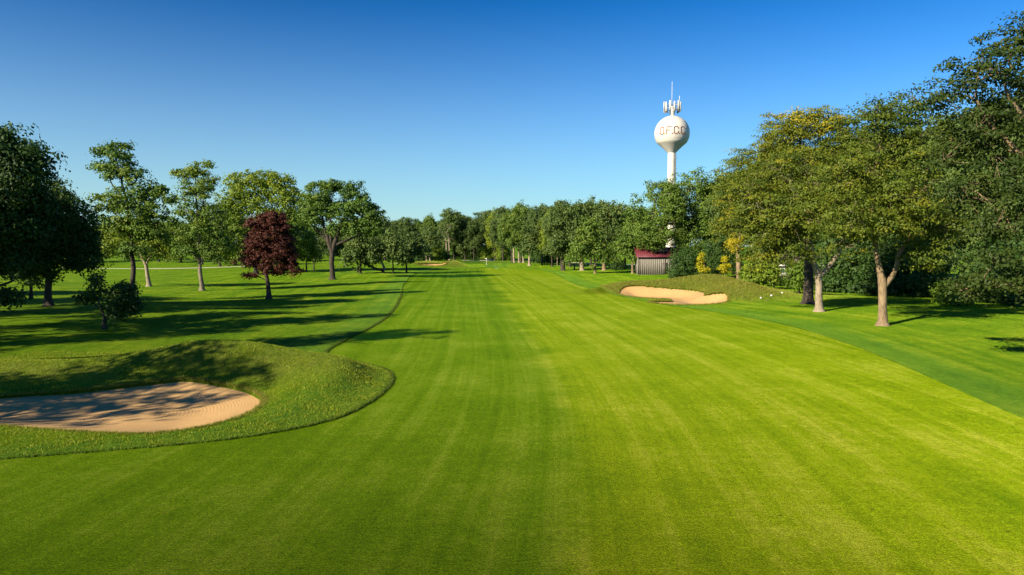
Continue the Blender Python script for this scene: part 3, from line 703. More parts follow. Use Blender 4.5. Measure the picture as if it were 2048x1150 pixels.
shrub('large_shrub', 'dark shrub under the oaks left of the shed', 1236, 540, 'shrub', [(1236, 532, 16, 9, .3, 1.2), (1228, 534, 9, 6, .3, 1)], 45)
shrub('large_shrub', 'dark understorey shrub between the saplings', 1432, 557, 'shrub', [(1430, 530, 22, 24, .35, 1), (1465, 530, 20, 24, .35, 1), (1440, 500, 30, 26, .4, 1)], 46, Y=128)
# dark understorey along the right edge
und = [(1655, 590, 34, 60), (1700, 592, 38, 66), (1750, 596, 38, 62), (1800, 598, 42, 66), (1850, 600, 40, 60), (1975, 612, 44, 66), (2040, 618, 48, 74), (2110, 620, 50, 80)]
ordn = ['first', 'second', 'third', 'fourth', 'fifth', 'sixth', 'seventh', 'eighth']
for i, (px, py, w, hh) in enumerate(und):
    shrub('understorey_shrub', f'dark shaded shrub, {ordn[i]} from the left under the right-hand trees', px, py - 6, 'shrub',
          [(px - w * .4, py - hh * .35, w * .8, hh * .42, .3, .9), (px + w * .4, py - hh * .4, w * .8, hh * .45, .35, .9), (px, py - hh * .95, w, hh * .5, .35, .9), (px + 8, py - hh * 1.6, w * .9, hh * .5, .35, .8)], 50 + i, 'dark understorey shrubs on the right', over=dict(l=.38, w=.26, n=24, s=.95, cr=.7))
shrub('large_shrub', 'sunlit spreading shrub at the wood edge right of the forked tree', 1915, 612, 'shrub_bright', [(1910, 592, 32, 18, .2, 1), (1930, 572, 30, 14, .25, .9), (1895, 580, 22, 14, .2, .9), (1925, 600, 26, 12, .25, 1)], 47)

# ---- left-hand group
hero('red_maple', 'dark red-leaved maple standing alone on the left lawn', 'tree', 538, 598, 'red',
     [(545, 436, 24, 18, .5, 1), (515, 450, 20, 20, .5, 1, -.5), (558, 458, 24, 22, .45, 1), (530, 478, 32, 26, .5, 1), (505, 492, 20, 20, .5, .9), (568, 492, 22, 26, .4, 1), (540, 512, 32, 24, .5, 1), (503, 522, 22, 16, .5, .9), (580, 522, 20, 18, .4, .9), (545, 538, 28, 12, .45, .8), (500, 551, 18, 6, .75, .6), (590, 542, 12, 8, .5, .7)],
     [[(538, 598, 4.6), (536, 575, 4.2), (533, 550, 3.6), (536, 510, 2.6), (540, 460, 1.4)], [(534, 556, 2), (522, 535, 1.5), (508, 510, 1)], [(535, 545, 2), (555, 515, 1.5), (565, 480, 1)], [(535, 562, 1.2), (515, 552, .9), (490, 552, .6)]], 61)
hero('spreading_tree', 'big vase-shaped tree with forking dark trunk in the middle of the left lawn', 'tree', 665, 559, 'maple',
     [(640, 385, 28, 24, .5, .8), (668, 372, 18, 18, .45, .8), (705, 385, 22, 22, .4, .7), (625, 410, 24, 20, .55, .9), (650, 420, 28, 24, .45, .8), (690, 420, 26, 24, .4, .8), (720, 415, 28, 22, .4, .8), (745, 435, 26, 22, .45, .9), (725, 455, 34, 20, .4, .9), (620, 445, 24, 18, .4, .7), (680, 455, 26, 18, .35, .6), (755, 455, 16, 16, .4, .8), (610, 425, 14, 20, .4, .8)],
     [[(665, 559, 5.0), (664, 530, 4.6), (664, 505, 5.2), (658, 485, 4), (648, 455, 2.6), (640, 410, 1.4)], [(664, 505, 4.4), (672, 480, 4.2), (682, 450, 2.8), (698, 400, 1.4)], [(672, 490, 2.8), (690, 482, 2.6), (715, 472, 2), (745, 452, 1)], [(658, 485, 2.6), (640, 466, 2), (618, 444, 1)], [(664, 500, 3), (660, 460, 2.2), (664, 400, 1.2)]], 62, bark='dark', over=dict(cr=.6, l=.3, w=.24))
hero('slender_tree', 'slender lawn tree with straight grey trunk and sparse pointed top', 'tree', 404, 581, 'maple',
     [(348, 345, 12, 6, .75, .6), (424, 362, 10, 8, .7, .7), (346, 398, 12, 7, .7, .6), (440, 425, 12, 8, .6, .7), (343, 440, 12, 8, .6, .6), (416, 330, 7, 8, .8, .6), (385, 338, 16, 14, .75, .7), (402, 345, 14, 18, .8, .7), (372, 350, 20, 12, .75, .7), (410, 375, 20, 18, .7, .8), (385, 385, 22, 22, .7, .7), (375, 420, 24, 20, .6, .7), (412, 420, 26, 24, .6, .8), (395, 460, 34, 28, .6, .8), (430, 470, 26, 26, .5, .8), (365, 475, 24, 24, .6, .8), (380, 505, 30, 18, .5, .8), (425, 505, 26, 18, .45, .8), (450, 490, 18, 18, .45, .7)],
     [[(404, 581, 4.0), (402, 555, 3.8), (398, 520, 3.4), (397, 470, 2.6), (393, 400, 1.8), (390, 345, .8)], [(400, 530, 2), (420, 500, 1.4), (440, 470, .8)], [(399, 525, 2), (380, 500, 1.3), (365, 470, .8)]], 63, bark='grey')
hero('slender_tree', 'tallest slender tree on the left lawn with straight dark trunk', 'tree', 266, 601, 'maple',
     [(200, 300, 12, 7, .55, .8), (196, 335, 12, 7, .55, .8, .5), (334, 402, 16, 8, .5, .8), (322, 378, 10, 7, .5, .7), (196, 395, 12, 6, .6, .7), (338, 448, 14, 8, .5, .7), (205, 440, 14, 8, .65, .7), (222, 300, 22, 16, .5, .8), (245, 310, 26, 20, .5, .8), (212, 335, 22, 14, .55, .7), (262, 345, 26, 20, .5, .8), (235, 350, 24, 20, .5, .8), (285, 375, 26, 16, .5, .8), (245, 395, 30, 22, .6, .8), (300, 395, 22, 14, .45, .8), (280, 415, 34, 20, .55, .9), (225, 415, 26, 16, .65, .8), (312, 430, 24, 16, .5, .8), (245, 450, 30, 20, .65, .8), (290, 460, 34, 22, .5, .8), (220, 460, 22, 16, .7, .7), (270, 500, 30, 18, .3, .7), (318, 470, 20, 18, .5, .7)],
     [[(266, 601, 5.2), (266, 560, 4.6), (265, 500, 4.0), (258, 430, 3.0), (248, 380, 2.3), (236, 330, 1.4), (226, 300, .8)], [(256, 420, 2), (280, 400, 1.4), (300, 390, .8)], [(262, 470, 2), (290, 450, 1.4), (310, 430, .8)], [(252, 400, 1.6), (225, 370, 1.2), (212, 340, .7)]], 64, bark='dark')
hero('crooked_tree', 'bent pale-trunked tree behind the tallest slender tree', 'tree', 298, 573, 'yellowgreen',
     [(240, 470, 34, 30, .45, .9), (280, 450, 36, 30, .45, .9), (325, 470, 30, 28, .45, .9), (300, 500, 40, 20, .35, .9), (225, 500, 24, 18, .4, .8), (335, 505, 20, 16, .4, .8)],
     [[(298, 573, 3.8), (295, 550, 3.4), (290, 525, 3.4), (280, 505, 2.2), (265, 480, 1.5)], [(291, 530, 2.4), (303, 510, 2), (320, 485, 1.3)]], 65, bark='pale', twigs=False)
hero('dense_tree', 'dark dense-crowned tree with thick trunk near the left edge', 'tree', 97, 612, 'shrub',
     [(110, 400, 46, 34, .75, 1.1, 1), (60, 420, 50, 44, .5, 1), (145, 440, 46, 42, .5, 1.1), (100, 470, 60, 44, .4, 1), (160, 485, 40, 34, .35, 1), (40, 490, 44, 40, .4, 1), (110, 520, 60, 28, .35, 1), (170, 520, 34, 26, .35, 1), (75, 545, 34, 18, .35, .8)],
     [[(97, 612, 7.0), (96, 585, 6.4), (96, 550, 6), (98, 500, 5), (105, 430, 3)], [(96, 560, 3.4), (70, 530, 2.5), (50, 480, 1.4)], [(98, 530, 3.4), (130, 500, 2.5), (150, 450, 1.4)]], 66, bark='dark', twigs=False, over=dict(cr=.62, n=36))
def off_tree_left():
    S = Spot(-50, 626)
    Ls = [(20, 300, 60, 38, .2, .9, 0), (60, 330, 48, 34, .2, .9), (-30, 300, 70, 50, .2, .8), (30, 380, 60, 44, .2, .9), (-20, 440, 70, 60, .2, .9), (40, 460, 46, 50, .2, .9, 1), (-110, 380, 90, 90, .2, .7), (10, 530, 40, 24, .2, .8, 0), (5, 595, 40, 12, .15, .8, -1), (-60, 500, 60, 50, .2, .8), (60, 410, 40, 40, .2, .9, 1)]
    st = [S.stem([(-50, 626, 9), (-50, 580, 8), (-45, 520, 7), (-30, 430, 5), (0, 340, 3)]), S.stem([(-48, 590, 3.6), (-10, 574, 3), (15, 566, 2.4), (30, 560, 1.5)]), S.stem([(-46, 540, 5), (-90, 450, 4), (-110, 380, 2)])]
    st[0][0] = (0, 0, -0.3, st[0][0][3] * 1.5)
    plant('dense_tree', 'large dark tree cut by the left edge, with a drooping low branch', 'tree', S.base, 'shrub', [S.lobe(*l) for l in Ls], st, 67, twigs=False, over=dict(cr=.7, l=.32, w=.2, n=32))
off_tree_left()
hero('young_tree', 'small dark multi-stemmed ornamental tree on the shaded left lawn', 'tree', 209, 658, 'shrub',
     [(245, 580, 22, 18, .3, 1.1), (232, 605, 26, 18, .3, 1), (262, 598, 16, 20, .3, 1), (190, 572, 14, 16, .35, .8), (178, 598, 16, 10, .35, .8), (198, 590, 14, 14, .3, .8), (158, 597, 9, 5, .35, .8), (255, 622, 14, 14, .3, .9), (230, 632, 16, 12, .3, .7), (276, 610, 8, 10, .3, .8), (195, 555, 8, 8, .35, .8)],
     [[(209, 658, 3.4), (209, 640, 3.2), (204, 622, 2.4), (195, 600, 1.6), (190, 575, 1)], [(210, 645, 2.4), (220, 620, 2), (236, 600, 1.4), (245, 580, .8)], [(204, 622, 1.4), (185, 605, 1), (165, 598, .6)]], 68, over=dict(s=.5, n=30, cr=.36, l=.2, w=.15))
hero('lawn_tree', 'dark thin trunk behind the dense tree at the left', 'tree', 62, 598, 'shrub', [(55, 520, 30, 26, .4, 1), (75, 540, 22, 20, .4, .9), (35, 545, 18, 16, .4, .8), (70, 570, 16, 10, .5, .6)], [[(62, 598, 3), (62, 575, 2.7), (60, 530, 2)]], 69)
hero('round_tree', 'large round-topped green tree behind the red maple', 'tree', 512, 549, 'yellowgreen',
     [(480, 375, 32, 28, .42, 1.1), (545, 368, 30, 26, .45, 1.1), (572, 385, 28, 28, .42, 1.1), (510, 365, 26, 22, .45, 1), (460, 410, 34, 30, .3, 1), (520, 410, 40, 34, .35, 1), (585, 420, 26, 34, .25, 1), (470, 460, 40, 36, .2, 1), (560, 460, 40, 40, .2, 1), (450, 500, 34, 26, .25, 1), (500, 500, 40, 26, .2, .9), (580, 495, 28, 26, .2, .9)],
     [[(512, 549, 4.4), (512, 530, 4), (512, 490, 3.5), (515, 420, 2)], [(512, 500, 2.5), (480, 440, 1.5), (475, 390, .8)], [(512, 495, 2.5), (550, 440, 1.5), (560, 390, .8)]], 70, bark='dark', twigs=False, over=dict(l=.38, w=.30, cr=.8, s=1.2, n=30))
hero('round_tree', 'bright green young lawn tree left of the vase-shaped tree', 'tree', 613, 543, 'yellowgreen', [(612, 485, 20, 16, .4, 1), (608, 505, 20, 18, .42, 1), (622, 505, 16, 16, .4, 1), (616, 470, 10, 10, .4, 1)], [[(613, 543, 1.5), (613, 525, 1.3), (613, 490, .8)]], 71, twigs=False, over=dict(l=.34, w=.26))
hero('round_tree', 'small dark lawn tree tucked behind the bright young tree', 'tree', 628, 539, 'oak', [(628, 505, 12, 14, .4, 1), (634, 515, 10, 9, .4, 1)], [[(628, 539, 1.3), (628, 525, 1.1), (628, 500, .7)]], 72, twigs=False)
hero('round_tree', 'low round-crowned tree with short dark trunk right of the vase-shaped tree', 'tree', 721, 547, 'oak', [(705, 505, 22, 22, .45, 1), (735, 500, 24, 24, .4, 1), (720, 480, 22, 16, .5, 1), (750, 518, 14, 14, .35, .9), (695, 520, 14, 12, .45, .9)], [[(721, 547, 2.2), (721, 530, 2), (722, 505, 1.4)], [(716, 545, 1.6), (716, 530, 1.4), (706, 508, .8)]], 73, bark='dark', twigs=False)
hero('leaning_tree', 'old tree with trunk leaning far to the left behind the lawn trees', 'tree', 766, 546, 'oak', [(735, 520, 18, 12, .3, .8), (715, 512, 16, 12, .3, .8)], [[(766, 546, 2.6), (752, 538, 2.4), (738, 531, 2), (720, 522, 1.2)]], 74, bark='dark', twigs=False)
hero('round_tree', 'upright olive tree with thin trunk left of the far bunker', 'tree', 786, 547, 'oak', [(785, 485, 20, 16, .55, 1), (778, 505, 22, 18, .55, 1), (796, 508, 20, 18, .5, 1), (784, 470, 10, 10, .5, 1), (765, 495, 12, 14, .5, .9)], [[(786, 547, 1.5), (786, 528, 1.3), (785, 490, .8)]], 75, twigs=False)
hero('round_tree', 'dark tree with thin trunk just left of the far bunker', 'tree', 813, 545, 'oak', [(815, 500, 22, 22, .25, 1), (838, 500, 18, 22, .25, 1), (825, 480, 20, 14, .3, 1), (805, 515, 14, 12, .3, .9)], [[(813, 545, 1.7), (813, 525, 1.5), (816, 495, 1)]], 76, twigs=False)
hero('leaning_tree', 'leaning trunk between the round-crowned tree and the upright olive tree', 'tree', 768, 538, 'oak', [(755, 492, 16, 14, .4, .9), (762, 505, 14, 12, .4, .8)], [[(768, 538, 2), (764, 525, 1.8), (760, 505, 1.2)]], 77, bark='grey', twigs=False)

# ---- trees outside the frame on the left and behind it, whose shadows cross the lawn and the bunker
def make_archetype(kind, seed, H=18.0, R=7.0, over=None, clear=0.28, nl=13, trunk_r=0.34):
    rng = np.random.default_rng(seed); lobes = []
    for i in range(nl):
        t = i / (nl - 1); z = H * (clear + (1 - clear) * (0.12 + 0.75 * t)); prof = math.sin(math.pi * min(1, 0.22 + 0.72 * t)) ** 0.7
        a = i * 2.4 + rng.uniform(-.4, .4); rr = R * prof * rng.uniform(0.45, 0.72) * (0.25 if i == nl - 1 else 1)
        q = R * rng.uniform(0.34, 0.48)
        lobes.append((rr * math.cos(a), rr * math.sin(a), z, q, q, q * rng.uniform(.7, .9), rng.uniform(.3, .6), 1.0))
    tl = trunk_line(H * clear * 1.25, trunk_r, (rng.uniform(-.4, .4), rng.uniform(-.4, .4)))
    up = [tl[-1][:3] + (trunk_r * .7,), (tl[-1][0] * 1.3, tl[-1][1] * 1.3, H * .6, trunk_r * .4), (0, 0, H * .85, .05)]
    w, (V, F, T), k = grow(kind, lobes, [tl, up], seed, over, False, 0.25)
    return mesh_np('trunk', w[0], np.vstack(w[1]), BARK[k['bark']], None, None, True, None, True), mesh_np('crown', V, F, LEAF[k['lf']], None, {'tint': T}, False, None, True)

ARCH = {}
def arch(key, *a, **k): ARCH[key] = make_archetype(*a, **k)
arch('oakA', 'oak', 101); arch('oakB', 'oak', 102, R=6.0, clear=.32); arch('oakC', 'oak', 103, R=8.0, clear=.25); arch('freshA', 'oak_fresh', 104, R=6.5); arch('freshB', 'oak_fresh', 105, R=7.5, clear=.3)
arch('maple', 'maple', 106, H=16, R=6.0, over=dict(l=.34, w=.27, cr=.8, s=1.15, n=32))
arch('mapleB', 'maple', 111, R=6.2, clear=.2, over=dict(l=.4, w=.32, cr=.8, s=1.2, n=30)); arch('sunny', 'yellowgreen', 112, R=6.0, clear=.22, over=dict(l=.4, w=.32, cr=.8, s=1.2, n=30))
arch('lowA', 'oak', 107, H=16, R=7.5, clear=.10)

def stand(name, label, x, y, key, hgt, rot, wid=1.0, group=None, bark=None, base_h=18.0):
    root = empty(name, (x, y, hz(x, y) + 0.03), label, 'tree', group)
    tm, cm = ARCH[key]
    hh = {'maple': 16.0, 'sparse': 16.0, 'slim': 16.0, 'high': 16.0, 'lowA': 16.0, 'poplar': 20.0}.get(key, 18.0); s_ = hgt / hh
    root.rotation_euler = (0, 0, rot); root.scale = (s_ * wid, s_ * wid, s_)
    for nm, me in (('trunk', tm), ('crown', cm)):
        c = bpy.data.objects.new(nm, me); COL.objects.link(c); c.parent = root
    return root
arch('sparse', 'maple', 108, H=16, R=5.0, over=dict(l=.32, w=.24, cr=.62, s=1.85, n=25), clear=.3)
arch('slim', 'maple', 109, H=16, R=3.6, over=dict(l=.34, w=.27, cr=.7, s=1.25, n=28), clear=.3)
arch('high', 'maple', 110, H=16, R=3.4, over=dict(l=.34, w=.27, cr=.7, s=1.25, n=28), clear=.6, nl=9)
EDGE = [(-32.5, 28, 'high', 17), (-42, 32, 'slim', 15), (-36, 40, 'slim', 16), (-47, 37, 'slim', 16), (-53, 48, 'slim', 17), (-33, 14.5, 'sparse', 15), (-39, 13.2, 'sparse', 15), (-46, 24, 'slim', 12), (-28.5, 21.2, 'sparse', 11.5), (-44, 49.5, 'slim', 16), (-52, 57, 'slim', 17), (-40.5, 44.5, 'slim', 14),
        (-66, 58, 'oakB', 18), (-64, 42, 'slim', 17), (-78, 66, 'oakB', 18)]
for i, (x, y, key, hh) in enumerate(EDGE):
    stand('lawn_tree', 'tree outside the left edge, seen only by its long shadow', x, y, key, hh, i * 1.3, 0.95, 'shade trees outside the left edge')

# ---- far tree line, left to right
FAR = []   # px, base py, top py, archetype, width
def far(px, py, top, key, wid=1.0): FAR.append((px, py, top, key, wid))
for q in [(-30, 528, 440, 'lowA', 1), (35, 525, 440, 'oakA', 1), (95, 523, 446, 'sunny', 1), (150, 524, 444, 'oakC', 1), (205, 523, 450, 'lowA', 1.1), (262, 523, 440, 'oakC', 1), (318, 524, 446, 'sunny', 1), (362, 525, 446, 'lowA', 1), (405, 529, 430, 'oakA', 1), (440, 533, 440, 'oakB', .9), (470, 530, 425, 'lowA', 1), (545, 529, 440, 'lowA', 1), (585, 528, 420, 'oakB', 1), (602, 522, 440, 'lowA', .9), (640, 512, 455, 'lowA', 1), (668, 512, 450, 'lowA', 1), (690, 518, 446, 'lowA', 1), (720, 520, 440, 'oakC', 1), (745, 521, 450, 'sunny', .9), (770, 521, 440, 'oakA', 1),
          (792, 517, 442, 'lowA', 1), (815, 517.5, 437, 'oakC', .9), (838, 518, 441, 'mapleB', .8), (860, 518.5, 433, 'freshA', .9), (884, 519, 440, 'mapleB', .9), (908, 520, 427, 'oakC', .95), (930, 520.5, 432, 'lowA', .8), (948, 521, 440, 'oakA', .7), (972, 519, 424, 'oakC', .8), (990, 521.5, 421, 'sunny', .7), (1006, 522.5, 414, 'oakA', .7), (1024, 524.5, 421, 'freshB', .7), (1042, 525, 409, 'freshA', .8), (1064, 526.5, 417, 'mapleB', .72), (1084, 528, 410, 'oakA', .75), (1104, 530, 419, 'sunny', .7), (1122, 531, 405, 'oakC', .66), (1140, 531, 412, 'freshB', .72), (1160, 533, 413, 'mapleB', .7), (1182, 533, 405, 'oakA', .75), (1206, 534, 408, 'oakC', .7), (1228, 535, 418, 'sunny', .7), (1250, 535, 418, 'freshA', .7), (1275, 537, 416, 'mapleB', .75),
          (1430, 543, 372, 'freshB', .8), (1300, 534, 430, 'oakB', .8), (1350, 532, 425, 'oakC', .8), (1470, 548, 345, 'oakA', .7), (1520, 550, 320, 'freshA', .8), (1570, 552, 290, 'lowA', .8), (1640, 553, 300, 'lowA', .8), (1700, 555, 280, 'lowA', .8), (1770, 560, 270, 'lowA', .8), (1850, 562, 260, 'lowA', .8), (1930, 566, 220, 'lowA', .8), (2010, 570, 200, 'lowA', .8), (2090, 575, 190, 'lowA', .8), (2170, 580, 190, 'lowA', .8)]: far(*q)
FAR.sort()
words = ['leafy', 'bushy', 'broad', 'full']
kindw = {'oakA': 'oak', 'oakB': 'narrow oak', 'oakC': 'broad oak', 'freshA': 'fresh green tree', 'freshB': 'fresh green broad tree', 'maple': 'maple', 'lowA': 'low-branched tree', 'mapleB': 'dark green tree', 'sunny': 'yellowish green tree', 'poplar': 'poplar'}
def place_word(px):
    return ('behind the left lawn' if px < 640 else 'between left lawn and green' if px < 800 else 'behind the green' if px < 1000 else 'right of the green' if px < 1290 else 'behind the right-hand group')
cnt = {}
tot = {}
for q in FAR: tot[place_word(q[0])] = tot.get(place_word(q[0]), 0) + 1
ORD = ['first', 'second', 'third', 'fourth', 'fifth', 'sixth', 'seventh', 'eighth', 'ninth', 'tenth', 'eleventh', 'twelfth', 'thirteenth', 'fourteenth', 'fifteenth', 'sixteenth', 'seventeenth', 'eighteenth']
for i, (px, py, top, key, wid) in enumerate(FAR):
    S = Spot(px, py); hgt = at(px, top, S.y)[2] - S.z
    pw = place_word(px); k = cnt.get(pw, 0); cnt[pw] = k + 1
    stand('oak_tree' if key.startswith('oak') else 'broadleaf_tree', f'{kindw[key]} {pw}, {ORD[k]} from left in the far row', S.x, S.y, key, hgt, i * 2.17, wid * 18.0 / hgt if hgt < 15 else wid, 'far tree line')
# pale trunks standing free in front of the wood edge
for i, (px, py, top, r) in enumerate([(1028, 525, 482, 2.1), (1038, 526.5, 490, 1.8), (1047, 525, 492, 1.9), (1059, 528, 508, 2.6), (1066, 526, 506, 2.4), (899, 520.5, 470, 1.5), (853, 522, 505, 1.2), (860, 522.5, 505, 1.3)]):
    hero('oak_tree', f'oak with bare pale trunk, {ORD[i]} of the pale trunks at the wood edge' if i < 5 else ['slim tree with tall white trunk behind the far bunker', 'thin orange-brown trunk left of the two behind the far bunker', 'thin pale trunk right of the two behind the far bunker'][i - 5], 'tree', px, py, 'oak',
         [(px - 6, top - 12, 14, 16, .5, 1), (px + 8, top - 20, 16, 18, .5, 1), (px, top - 38, 15, 16, .5, 1)], [[(px, py, r), (px - .5, (py + top) / 2, r * .85), (px - 1, top, r * .7), (px, top - 30, r * .3)]], 120 + i, bark='pale', twigs=False, group='pale trunks at the wood edge')
# bare dead tree among the oaks
def dead_tree():
    S = Spot(893, 521); rng = np.random.default_rng(9)
    lb = [S.lobe(*l) for l in [(880, 462, 14, 10, .5, .5, -4), (898, 455, 12, 12, .5, .5, -4), (872, 480, 12, 8, .5, .5, -5), (905, 478, 10, 8, .5, .5, -5)]]
    st = [[(0, 0, -.3, .35), (0, 0, .1, .32), (.1, 0, 4, .26), (-.2, -.5, 8, .2)]]
    w, _l, _k = grow('oak', lb, st, 9, dict(s=1.6, n=6), True)
    root = empty('dead_tree', S.base, 'bare grey dead tree with spreading limbs behind the far bunker', 'tree')
    wood_mesh('trunk', w, BARK['pale'], root)
dead_tree()
# shrubs along the wood edge
for i, (px, py, w, hh, kd, lab) in enumerate([(985, 521, 24, 42, 'shrub_bright', 'bright yellow-green bush at the wood edge right of the track'), (1008, 522, 18, 36, 'shrub_bright', 'green bush beside the pale oak trunks'), (925, 520, 26, 34, 'shrub', 'rounded bush behind the green, left of the track'), (945, 519, 18, 36, 'shrub', 'tall bush just left of the woodland track'), (872, 521, 18, 24, 'shrub_bright', 'fresh green bush behind the far bunker'), (888, 521, 14, 20, 'shrub', 'low dark bush behind the far bunker'), (1085, 527, 20, 32, 'shrub', 'dark bush above the cart path bend'), (1102, 528, 20, 30, 'shrub', 'dark bush behind the broad dark trunk'), (835, 522, 22, 22, 'shrub', 'dark bush behind the thin-trunked trees by the far bunker')]):
    shrub('woodland_shrub', lab, px, py, kd, [(px - w * .35, py - hh * .35, w * .6, hh * .38, .4, 1), (px + w * .35, py - hh * .35, w * .6, hh * .38, .45, 1), (px, py - hh * .72, w * .65, hh * .32, .5, 1)], 140 + i, 'shrubs along the wood edge', over=dict(l=.42, w=.32, s=1.05, cr=.75, n=34))

# ------------------------------------------------------------------ rough grass tufts (geometry) on banks, lips and fairway edges
def tufts(name, pts, hgt, wid, mat, label, nb=3, seed=5):
    rng = np.random.default_rng(seed); n = len(pts)
    P = np.repeat(pts, nb, 0) + np.column_stack([rng.normal(size=(n * nb, 2)) * wid * 1.5, np.zeros(n * nb)])
    a = rng.uniform(0, 2 * math.pi, n * nb); ca = np.stack([np.cos(a), np.sin(a), 0 * a], 1)
    hh = hgt * rng.uniform(.5, 1.3, n * nb); lean = rng.normal(size=(n * nb, 2)) * 0.45
    tip = P + np.column_stack([lean * hh[:, None], hh])
    V = np.stack([P - ca * wid / 2, P + ca * wid / 2, tip], 1).reshape(-1, 3)
    F = np.arange(n * nb * 3).reshape(-1, 3)
    t = np.clip(np.repeat(rng.normal(.45, .12, n), nb) + rng.normal(size=n * nb) * .06, 0, 1)
    return tag(mesh_np(name, V, F, mat, None, {'tint': np.repeat(t, 3)}), label, 'grass', kind='stuff')
rg = np.random.default_rng(77)
def scatter(x0, x1, y0, y1, n):
    x = rg.uniform(x0, x1, n); y = rg.uniform(y0, y1, n); return x, y
x, y = scatter(-26, -5, 19.5, 38, 84000)
ok = (x < Lx(y) - 0.03) & (signed_inside(x, y, B_NEAR) < 0.0)
x, y = x[ok], y[ok]; pts = np.column_stack([x, y, h0(x, y) + 0.035])
tufts('bank_grass', pts, 0.045, 0.028, M_BLADE, 'longer grass covering the bank round the near bunker', 2, 1)
cl = (np.sin(x * 1.9 + np.sin(y * 1.3) * 2) + np.sin(y * 2.3 + x * 0.7)) > 0.9
tufts('bank_clump_grass', pts[cl][::2], 0.085, 0.03, M_BLADE, 'taller uneven clumps of grass on the near bunker bank', 2, 9)
def lip(poly, n, hgt, wid, seed, label):
    r_ = np.random.default_rng(seed); i = r_.integers(0, len(poly), n); t = r_.random((n, 1))
    p = poly[i] * (1 - t) + np.roll(poly, -1, 0)[i] * t
    cen = poly.mean(0); q = p + unit(p - cen) * np.abs(r_.normal(size=(n, 1))) * 0.10
    return tufts('lip_grass', np.column_stack([q, h0(q[:, 0], q[:, 1]) + 0.01]), hgt, wid, M_BLADE_DRY, label, 3, seed)
lip(B_NEAR, 5200, 0.10, 0.025, 2, 'shaggy grass along the lip of the near bunker')
lip(B_RIGHT, 2600, 0.18, 0.05, 3, 'shaggy grass along the lip of the right bunker')
lip(B_FAR, 900, 0.3, 0.10, 4, 'shaggy grass along the lip of the far bunker')
x, y = scatter(9, 33, 70, 95, 60000)
dm = np.zeros_like(x)
for mx, my, sx, sy, r, a in MOUNDS[6:10]: dm = np.maximum(dm, np.exp(-0.5 * (((x - mx) / sx) ** 2 + ((y - my + 0.8) / sy) ** 2)))
ok = (rg.random(len(x)) < dm) & (signed_inside(x, y, B_RIGHT) < 0) & (x > Rx(y) + .2)
x, y = x[ok], y[ok]
tufts('fescue_grass', np.column_stack([x, y, h0(x, y) + 0.03]), 0.20, 0.05, M_BLADE_DRY, 'dry fescue on the mounds round the right bunker', 2, 6)
yy = rg.uniform(18, 90, 10000); ex = Lx(yy) - np.abs(rg.normal(size=len(yy))) * 0.10 + 0.01
tufts('edge_grass', np.column_stack([ex, yy, h0(ex, yy) + 0.03]), 0.06, 0.025, M_EDGE_SHADOW, 'upright blades along the left fairway edge, darkened as its shadow line', 2, 8)

